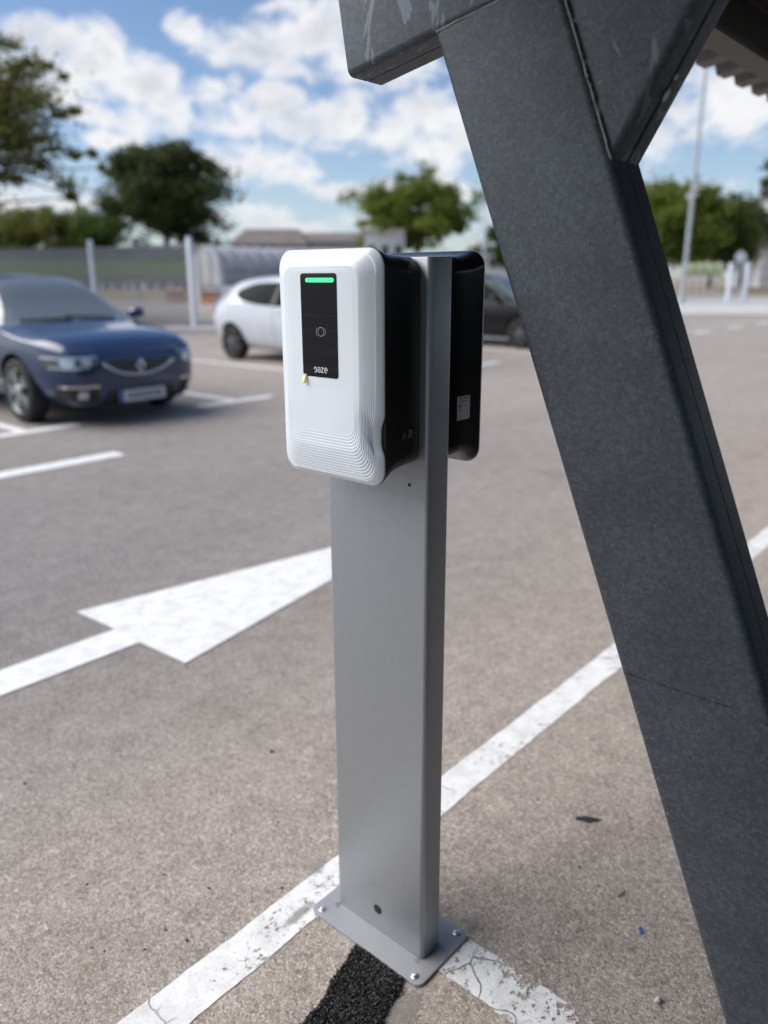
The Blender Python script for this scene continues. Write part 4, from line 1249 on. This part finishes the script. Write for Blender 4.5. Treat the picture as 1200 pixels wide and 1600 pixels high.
# ------------------------------------------------------------------ ground beyond the fence
M['grass'] = mat_ground('grass', [(.3, (.050,.075,.022)), (.6, (.085,.12,.035)), (.8, (.13,.15,.055))], 1.2)
M['dry_grass'] = mat_ground('dry_grass', [(.3, (.20,.16,.10)), (.55, (.30,.24,.15)), (.8, (.20,.19,.09))], .6)
def band(name, b0, b1, d0, d1, z, mat, n=20, amp=.0):
    vs = []; fs = []
    for i in range(n+1):
        b = b0+(b1-b0)*i/n
        e = amp*noise.noise((i*.7, d0, 0)); e2 = amp*noise.noise((i*.7, d1, 5))
        a = pt(b, d0+e, z); c = pt(b, d1+e2, z); vs += [a, c]
    for i in range(n): fs.append((2*i, 2*i+2, 2*i+3, 2*i+1))
    me = bpy.data.meshes.new(name); me.from_pydata(vs, [], fs); o = link(name, me, mat)
    if me.polygons[0].normal.z < 0: me.flip_normals()
    o['kind'] = 'structure'; return o
band('dry_grass', -700, 1500, 58, 260, .03, M['dry_grass'], 40, 2)
band('pavement', 1010, 1900, 30, 41, .02, M['pale_concrete'], 10)
band('far_road', 985, 1900, 41.5, 52, .012, M['concrete'], 10)
def ridge(name, b0, b1, prof, mat, n=24, wob=0.):
    """long low form; prof = (distance, height) from near to far"""
    mb = MB(); rr = []
    for i in range(n+1):
        b = b0+(b1-b0)*i/n; row = []
        for d, z in prof: row.append(tuple(pt(b, d, z + (wob*noise.noise((i*.8, d, 0)) if z > .1 else 0))))
        rr.append(row)
    mb.rings(rr, True, True, True); o = mb.build(name, mat, None, fix=True); return o
o = ridge('grass_bank', -700, 330, [(104,0),(112,3.6),(124,4.0),(150,4.2),(150,-.5),(104,-.5)], M['grass'], 24, .3); o['kind'] = 'structure'
o = ridge('retaining_wall', -700, 330, [(101,0),(101,1.55),(101.5,1.55),(101.5,0)], plain('dark_wall', (.085,.08,.078), .9, var=.25, vscale=.6)); tag(o, 'low dark retaining wall in front of the grass bank, far behind the mesh fence', 'wall')
o = ridge('guard_wall', -700, 330, [(119,3.5),(119,5.6),(119.6,5.6),(119.6,3.5)], plain('dark_parapet', (.14,.135,.13), .9, var=.25, vscale=.5)); tag(o, 'dark guard wall along the top of the grass bank below the big trees', 'wall')

# ------------------------------------------------------------------ trees
M['bark'] = plain('bark', (.075,.06,.047), .95, var=.3, vscale=6, bump=.6, bscale=30)
M['leaf_dark'] = mat_leaf('leaf_dark', (.044,.060,.022), (.110,.132,.044), .45)
M['leaf_olive'] = mat_leaf('leaf_olive', (.095,.108,.024), (.22,.23,.055), .55)
M['leaf_bright'] = mat_leaf('leaf_bright', (.095,.135,.022), (.24,.29,.055), .5)
M['leaf_mid'] = mat_leaf('leaf_mid', (.05,.08,.014), (.12,.16,.035), .42)
def tree(name, base, crown_c, rad, nclump, nleaf, leaf, mat, label, cat, group=None, trunk_r=.25, seed=1, shell=.55, clump=.22, extra=(), low=.9, wild=.22):
    g = np.random.default_rng(seed); root = empty(name, base); tag(root, label, cat, group)
    cc = Vector(crown_c); rx, ry, rz = rad; cl = []
    while len(cl) < nclump:
        p = g.normal(size=3); p /= np.linalg.norm(p); r_ = (shell + (1-shell)*g.random())
        k = 1 + wild*noise.noise(Vector(p)*2.2 + Vector((seed, 0, 0)))
        q = Vector((p[0]*rx*r_*k, p[1]*ry*r_*k, p[2]*rz*r_*k))
        if q.z < -rz*low: continue
        cl.append((cc + q, 1.0))
    for e in extra: cl.append((Vector(e[:3]), e[3]))
    V = []; Fc = []
    per = max(4, nleaf//len(cl))
    for c, sc in cl:
        R_ = clump*(rx+rz)/2*(.6+.7*g.random())*sc; m = int(per*(.5+1.0*g.random())*sc)
        P = np.array(c) + g.normal(size=(m, 3))*R_*np.array([1, 1, .62])
        Nn = g.normal(size=(m, 3)); Nn[:, 2] += .5; Nn /= np.linalg.norm(Nn, axis=1)[:, None]
        A = np.cross(Nn, g.normal(size=(m, 3))); A /= np.linalg.norm(A, axis=1)[:, None]; B = np.cross(Nn, A); Lf = (leaf*(.6+.8*g.random(m)))[:, None]
        V.append(np.stack([P - A*Lf*.5, P + B*Lf*.32, P + A*Lf*.5, P - B*Lf*.32], 1).reshape(-1, 3))
    V = np.concatenate(V); Fc = np.arange(len(V)).reshape(-1, 4).tolist(); V = V.tolist()
    me = bpy.data.meshes.new('crown'); me.from_pydata(V, [], Fc); link('crown', me, mat, root)
    mb = MB(); top = Vector((cc.x*.8, cc.y*.8, cc.z + rz*.25))
    pts = [Vector((0,0,-.1)).lerp(top, t) + Vector((.12*math.sin(t*5+seed), .1*math.cos(t*4+seed), 0))*rx*.25*t for t in np.linspace(0, 1, 8)]
    mb.tube(pts, [trunk_r*(1-.8*t) for t in np.linspace(0, 1, 8)], 9)
    for c, sc in cl[::max(1, len(cl)//16)] + [(Vector(e[:3]), 1) for e in extra]:
        st = pts[int(3 + 3*g.random())]; md = st.lerp(c, .5) + Vector((0, 0, rz*.08))
        mb.tube([st, md, c], [trunk_r*.35, trunk_r*.2, trunk_r*.06], 6)
    mb.build('trunk', M['bark'], root, True)
    return root
def tz(y, d): return 1.42 + (432-y)/1274*d
# near tree reaching in from the left
d = 27.5; b0 = pt(-130, d)
def rel(b, y, dd=0): p = pt(b, d+dd); return (p.x-b0.x, p.y-b0.y, tz(y, d))
ex = []
for b, y, s in ((8,40,.35),(22,44,.2),(-10,30,.4),(112,148,.45),(90,130,.45),(135,155,.25),(145,205,.3),(128,200,.35),(100,190,.6),(60,110,.5),(40,112,.5),(15,95,.4),(85,270,.7),(120,292,.6),(140,262,.35),(165,258,.25),(178,272,.2),(128,310,.4),(60,250,.9),(30,235,.9),(70,215,.9),(20,200,1),(40,170,.9),(95,235,.7),(20,290,.4),(5,330,.3),(108,250,.6),(45,285,.5),(70,150,.8),(10,150,1)):
    ex.append((*rel(b, y, random.uniform(-1.2, 1.2)), s))
tree('street_tree', b0, rel(-75, 195), (3.9, 3.9, 3.2), 95, 34000, .15, M['leaf_olive'], 'loose olive green tree reaching into the top left, sky showing through', 'tree', None, .22, 3, .4, .13, ex)
# big dark tree on the left
d = 128; b1 = pt(266, d); b1.z = 3.9
tree('large_tree', b1, (0, 0, tz(312, d)-3.9), (9.6, 9.6, 8.1), 210, 30000, .60, M['leaf_dark'], 'large round dark green tree behind the mesh fence, left of the white charger', 'tree', None, .6, 13, .42, .115, wild=.75)
# olive bushes under and left of it
lbs = ['olive green bush left of the large dark tree, nearest to it', 'olive bush with a pale top behind the mesh fence, above the blue car roof', 'low olive bush at the left end of the mesh fence', 'bushy olive tree at the far left edge behind the mesh fence']
for k, (b, y, r_) in enumerate(((165, 362, 4.6), (108, 363, 4.3), (45, 366, 4.1), (-20, 360, 4.8))):
    d = 122 + 3*k; q = pt(b, d); q.z = 3.9
    tree('bush', q, (0, 0, tz(y, d)-3.9), (r_, r_, r_*.85), 60, 6000, .50, M['leaf_olive'] if k else M['leaf_mid'], lbs[k], 'bush', 'olive bushes behind the left fence', .2, 30+k, .3, .2)
# right of the charger and further right
d = 92; q = pt(655, d); tree('park_tree', q, (0, 0, tz(338, d)), (6.8, 6.8, 3.9), 130, 20000, .42, M['leaf_bright'], 'fresh green spreading tree directly above the two chargers', 'tree', None, .35, 41, .38, .11, wild=.5)
d = 84; q = pt(1040, d); tree('park_tree', q, (0, 0, tz(360, d)), (5.4, 5.4, 4.3), 110, 16000, .42, M['leaf_bright'], 'bright green tree directly right of the leaning column, behind the lamp post', 'tree', None, .3, 42, .35, .15)
d = 88; q = pt(1112, d); tree('park_tree', q, (0, 0, tz(372, d)), (4.6, 4.6, 3.4), 80, 11000, .42, M['leaf_mid'], 'low green tree right of the lamp post, in front of the dark trees', 'tree', None, .3, 43, .35, .16)
d = 104; q = pt(1160, d); tree('park_tree', q, (0, 0, tz(368, d)), (5.8, 5.8, 3.9), 110, 14000, .48, M['leaf_dark'], 'dark dense tree at the right edge, below the tall cypress', 'tree', None, .3, 44, .3, .16)
d = 116; q = pt(1187, d); tree('cypress', q, (0, 0, tz(338, d)), (.95, .95, 7.0), 60, 6000, .5, M['leaf_dark'], 'narrow dark cypress at the right edge of the view', 'tree', None, .2, 45, .1, .10)
d = 96; q = pt(800, d); tree('park_tree', q, (0, 0, tz(385, d)), (4.5, 4.5, 3.2), 50, 4500, .46, M['leaf_mid'], 'green tree mostly hidden behind the leaning column', 'tree', None, .3, 46, .35, .16)

# ------------------------------------------------------------------ buildings, hoop tunnel, barriers
M['shed_wall'] = plain('shed_wall', (.33,.31,.32), .8, var=.1, vscale=.3)
M['shed_roof'] = plain('shed_roof_tiles', (.17,.145,.135), .9, var=.2, vscale=.4)
M['white_wall'] = plain('white_wall', (.60,.61,.63), .8, var=.08, vscale=.4)
M['window_dark'] = plain('window_dark', (.05,.06,.07), .2)
def shed(name, b0, b1, d, depth, zw, zr, wall, roof, label, hip=.0, nwin=6):
    """gabled shed whose long side faces the camera; local x along the side"""
    p0, p1 = pt(b0, d), pt(b1, d); L = (p1-p0).length; root = empty(name, (p0+p1)/2, math.atan2((p1-p0).y, (p1-p0).x)); tag(root, label, 'building')
    mb = MB(); mb.box((0, depth/2, zw/2), (L, depth, zw)); mb.build('wall', wall, root)
    mb = MB(); e = .5; h = hip*L
    vs = [(-L/2-e,-e,zw),(L/2+e,-e,zw),(L/2+e,depth+e,zw),(-L/2-e,depth+e,zw),(-L/2+h,depth/2,zr),(L/2-h,depth/2,zr)]
    mb.add(vs, [(0,1,5,4),(2,3,4,5),(1,2,5),(3,0,4),(3,2,1,0)]); mb.build('roof', roof, root)
    for k in range(nwin):
        x = -L/2 + L*(k+.5)/nwin; mb = MB(); mb.box((x, -.03, zw*.62), (L/nwin*.5, .10, zw*.24)); mb.build('window', M['window_dark'], root)
    return root
shed('industrial_shed', 365, 480, 150, 14, tz(384,150), tz(358,150), M['shed_wall'], M['shed_roof'], 'grey brown roofed shed on the skyline left of the charger top', .12)
shed('industrial_shed', 455, 600, 175, 16, tz(380,175), tz(364,175), M['shed_wall'], M['shed_roof'], 'long low shed on the skyline directly above the white charger', .05, 9)
shed('white_building', 572, 634, 88, 9, tz(362,88), tz(355,88), M['white_wall'], M['white_wall'], 'plain white building in front of the fresh green tree above the chargers', .1, 3)
shed('white_building', 740, 800, 120, 10, tz(392,120), tz(384,120), M['white_wall'], M['shed_roof'], 'pale building between the far charger and the leaning column', .1, 3)
shed('white_building', 1190, 1300, 100, 10, tz(320,100), tz(312,100), M['white_wall'], M['shed_roof'], 'white building at the right edge behind the cypress', .1, 4)
# polytunnel of pale sheeting on hoops
def tunnel():
    p0, p1 = pt(322, 52), pt(570, 62); ax = (p1-p0); L = ax.length; root = empty('polytunnel', p0, math.atan2(ax.y, ax.x))
    tag(root, 'long polytunnel of translucent grey sheeting on pale hoops, behind the white car', 'polytunnel')
    Rr = 1.95; zs = 1.35
    prof = [(-Rr, 0), (-Rr, zs)] + [(-Rr*math.cos(R(a)), zs + Rr*.98*math.sin(R(a))) for a in range(10, 180, 10)] + [(Rr, zs), (Rr, 0)]
    mb = MB(); N = 2
    up = [(y, z) for y, z in prof if z >= zs-.01]
    mb.rings([[(L*k/N, y, z) for y, z in up] for k in range(N+1)], False, False, False); mb.build('sheeting', plain('grey_sheeting', (.33,.33,.345), .35, var=.15, vscale=1.3), root, True)
    for k in range(15):
        x = L*k/14; q = MB(); q.tube([(x, y*1.012, zs + (z-zs)*1.012 if z > zs else z) for y, z in prof], .045, 6); q.build('hoop', M['lamp_post'], root, True)
    q = MB(); q.box((L/2, -Rr+.05, .95), (L, .06, 1.9)); q.build('side_wall', plain('side_sheet', (.27,.265,.27), .6, var=.3, vscale=.8), root)
    q = MB(); q.box((L/2, Rr-.05, .95), (L, .06, 1.9)); q.build('side_wall', bpy.data.materials['side_sheet'], root)
    q = MB()
    for k in range(4):
        q.tube([(0, -Rr*math.cos(R(30+40*k))*1.0, zs + Rr*.98*math.sin(R(30+40*k))), (0, -Rr*math.cos(R(30+40*k)), 0)], .04, 5)
    q.build('end_frame', M['lamp_post'], root)
    q = MB(); q.add([(.03, y, z) for y, z in prof], [tuple(range(len(prof)))]); q.build('end_sheet', bpy.data.materials['grey_sheeting'], root)
tunnel()
def barrier(b, d, h, col, label, grp):
    p = pt(b, d); root = empty('traffic_barrier', p, yaw - PI/2); tag(root, label, 'barrier', grp)
    q = MB(); pr = [(-.35,0),(-.35,.12*h),(-.16,.35*h),(-.12,h),(.12,h),(.16,.35*h),(.35,.12*h),(.35,0)]
    q.rings([[(x, y, z) for y, z in pr] for x in (-.55, -.50, .50, .55)], True, True, True); q.build('barrier_body', col, root)
    q = MB(); q.box((0, -.14, h*.78), (.9, .05, h*.18)); q.build('reflective_strip', M['post'], root)
MO = plain('orange_plastic', (.33,.15,.08), .6); MW = plain('barrier_white', (.55,.56,.56), .5)
barrier(330, 46, .95, MO, 'orange plastic barrier right of the tall white fence post', 'barriers by the polytunnel')
barrier(352, 46, .95, MW, 'white plastic barrier by the polytunnel, next to the orange one', 'barriers by the polytunnel')
barrier(275, 48, .95, MO, 'orange plastic barrier left of the tall white fence post, behind the mesh', 'barriers by the polytunnel')
# right side: railing with white posts and two gate posts, pale green banners
M['rail'] = plain('rail_white', (.55,.57,.60), .5)
def railing(b0, b1, d0, d1, h, npost, name, label, mat):
    p0, p1 = pt(b0, d0), pt(b1, d1); ax = p1-p0; L = ax.length; root = empty(name, p0, math.atan2(ax.y, ax.x)); tag(root, label, 'railing')
    q = MB()
    for z in (h, h*.55, .15): q.tube([(0,0,z),(L,0,z)], .03, 6)
    q.build('rails', mat, root)
    for k in range(npost):
        q = MB(); q.tube([(L*k/(npost-1),0,0),(L*k/(npost-1),0,h+.08)], .045, 7); q.build('upright', mat, root)
    return root
railing(1030, 1128, 47, 50, 1.15, 9, 'railing', 'white railing behind the lamp post below the green trees', M['rail'])
railing(1128, 1300, 62, 70, 2.0, 16, 'railing', 'taller dark grey railing right of the white gate posts', M['fence'])
for b, lb in ((1143, 'left one of the two white gate posts at the right'), (1168, 'right one of the two white gate posts at the right')):
    o = square_post('gate_post', 2.05, .26, M['post']); o.location = pt(b, 44); tag(o, lb, 'post', 'pair of white gate posts')
o = MB(); o.rings([[(.30*k*math.cos(2*PI*i/16), a, 2.35+.30*k*math.sin(2*PI*i/16)) for i in range(16)] for a, k in ((-.03,.97),(-.02,1),(.02,1),(.03,.97))])
sg = empty('round_sign', pt(1156, 45), yaw - PI/2); tag(sg, 'round pale sign on a short pole between the white gate posts', 'sign')
o.build('sign_disc', M['rail'], sg); o = MB(); o.tube([(0,.05,0),(0,.05,2.7)], .035, 7); o.build('sign_pole', M['rail'], sg)
MY = plain('pale_lime_cloth', (.42,.46,.26), .8, var=.1)
for b, lb in ((1083, 'pale lime banner on the railing right of the lamp post'), (1112, 'pale lime banner between the lamp post banner and the gate posts')):
    p = pt(b, 52); o = MB(); n = 8
    rows_ = [[(-.75+1.5*i/n, .05*math.sin(i*1.3), z) for i in range(n+1)] for z in (1.35, 1.8, 2.15)]
    o.rings(rows_, False, False, False); q = o.build('banner', MY, None, True); q.location = p; q.rotation_euler = (0, 0, yaw-PI/2)
    sl = q.modifiers.new('solid', 'SOLIDIFY'); sl.thickness = .01
    tag(q, lb, 'banner', 'lime banners at the right')
    o = MB()
# unseen leafy block, added behind the carport to cut light from that side
def light_blocker():
    mb = MB(); vs = []
    g = np.random.default_rng(5)
    prof = [(-.8,0),(-.9,1.2),(-.7,2.0),(0,2.25),(.7,2.0),(.9,1.2),(.8,0)]; rr = []
    for i in range(60):
        x = -9 + 26*i/59; rr.append([(x, -6.2 + y*(1+.3*noise.noise((x*1.1, z*2, 0))), z*(1+.12*noise.noise((x*.9, y, 7)))) for y, z in prof])
    mb.rings(rr); o = mb.build('light_blocker', mat_ground('blocker_green', [(.3, (.012,.02,.006)), (.6, (.03,.045,.012)), (.8, (.05,.07,.02))], 9, 1), None, True); tag(o, 'unseen dark green block added behind the carport to keep light out', 'light_blocker')
light_blocker()
rl2 = railing(-60, 318, 96, 99, 1.0, 24, 'guard_rail', 'long pale guard rail in front of the dark retaining wall at left', M['rail']); rl2['category'] = 'guard rail'
lpy = empty('sign_pole', pt(757, 58)); tag(lpy, 'plain grey pole rising in the gap left of the leaning column', 'pole')
q = MB(); q.tube([(0,0,0),(0,0,6.3)], [.13,.11], 10); q.build('pole', M['lamp_post'], lpy, True)
q = MB(); q.rings([[(.15*k*math.cos(2*PI*i/10), .15*k*math.sin(2*PI*i/10), z) for i in range(10)] for z, k in ((6.28,1),(6.34,.9),(6.38,.4))]); q.build('pole_cap', M['lamp_post'], lpy, True)
b0_ = None
for k in range(7):
    b = 158 + 18*k + random.uniform(-4, 4)
    if b0_ is None:
        q = MB(); q.rings([[(r_*math.cos(2*PI*i/10), r_*math.sin(2*PI*i/10), z) for i in range(10)] for z, r_ in ((0,.20),(.75,.17),(.85,.10))]); o = b0_ = q.build('bollard', M['rail'], None, True, 40)
    else:
        o = b0_.copy(); COL.objects.link(o)
    o.location = pt(b, 90); tag(o, 'small pale bollard on the dry grass far behind the mesh fence', 'bollard', 'row of pale bollards on the dry grass')
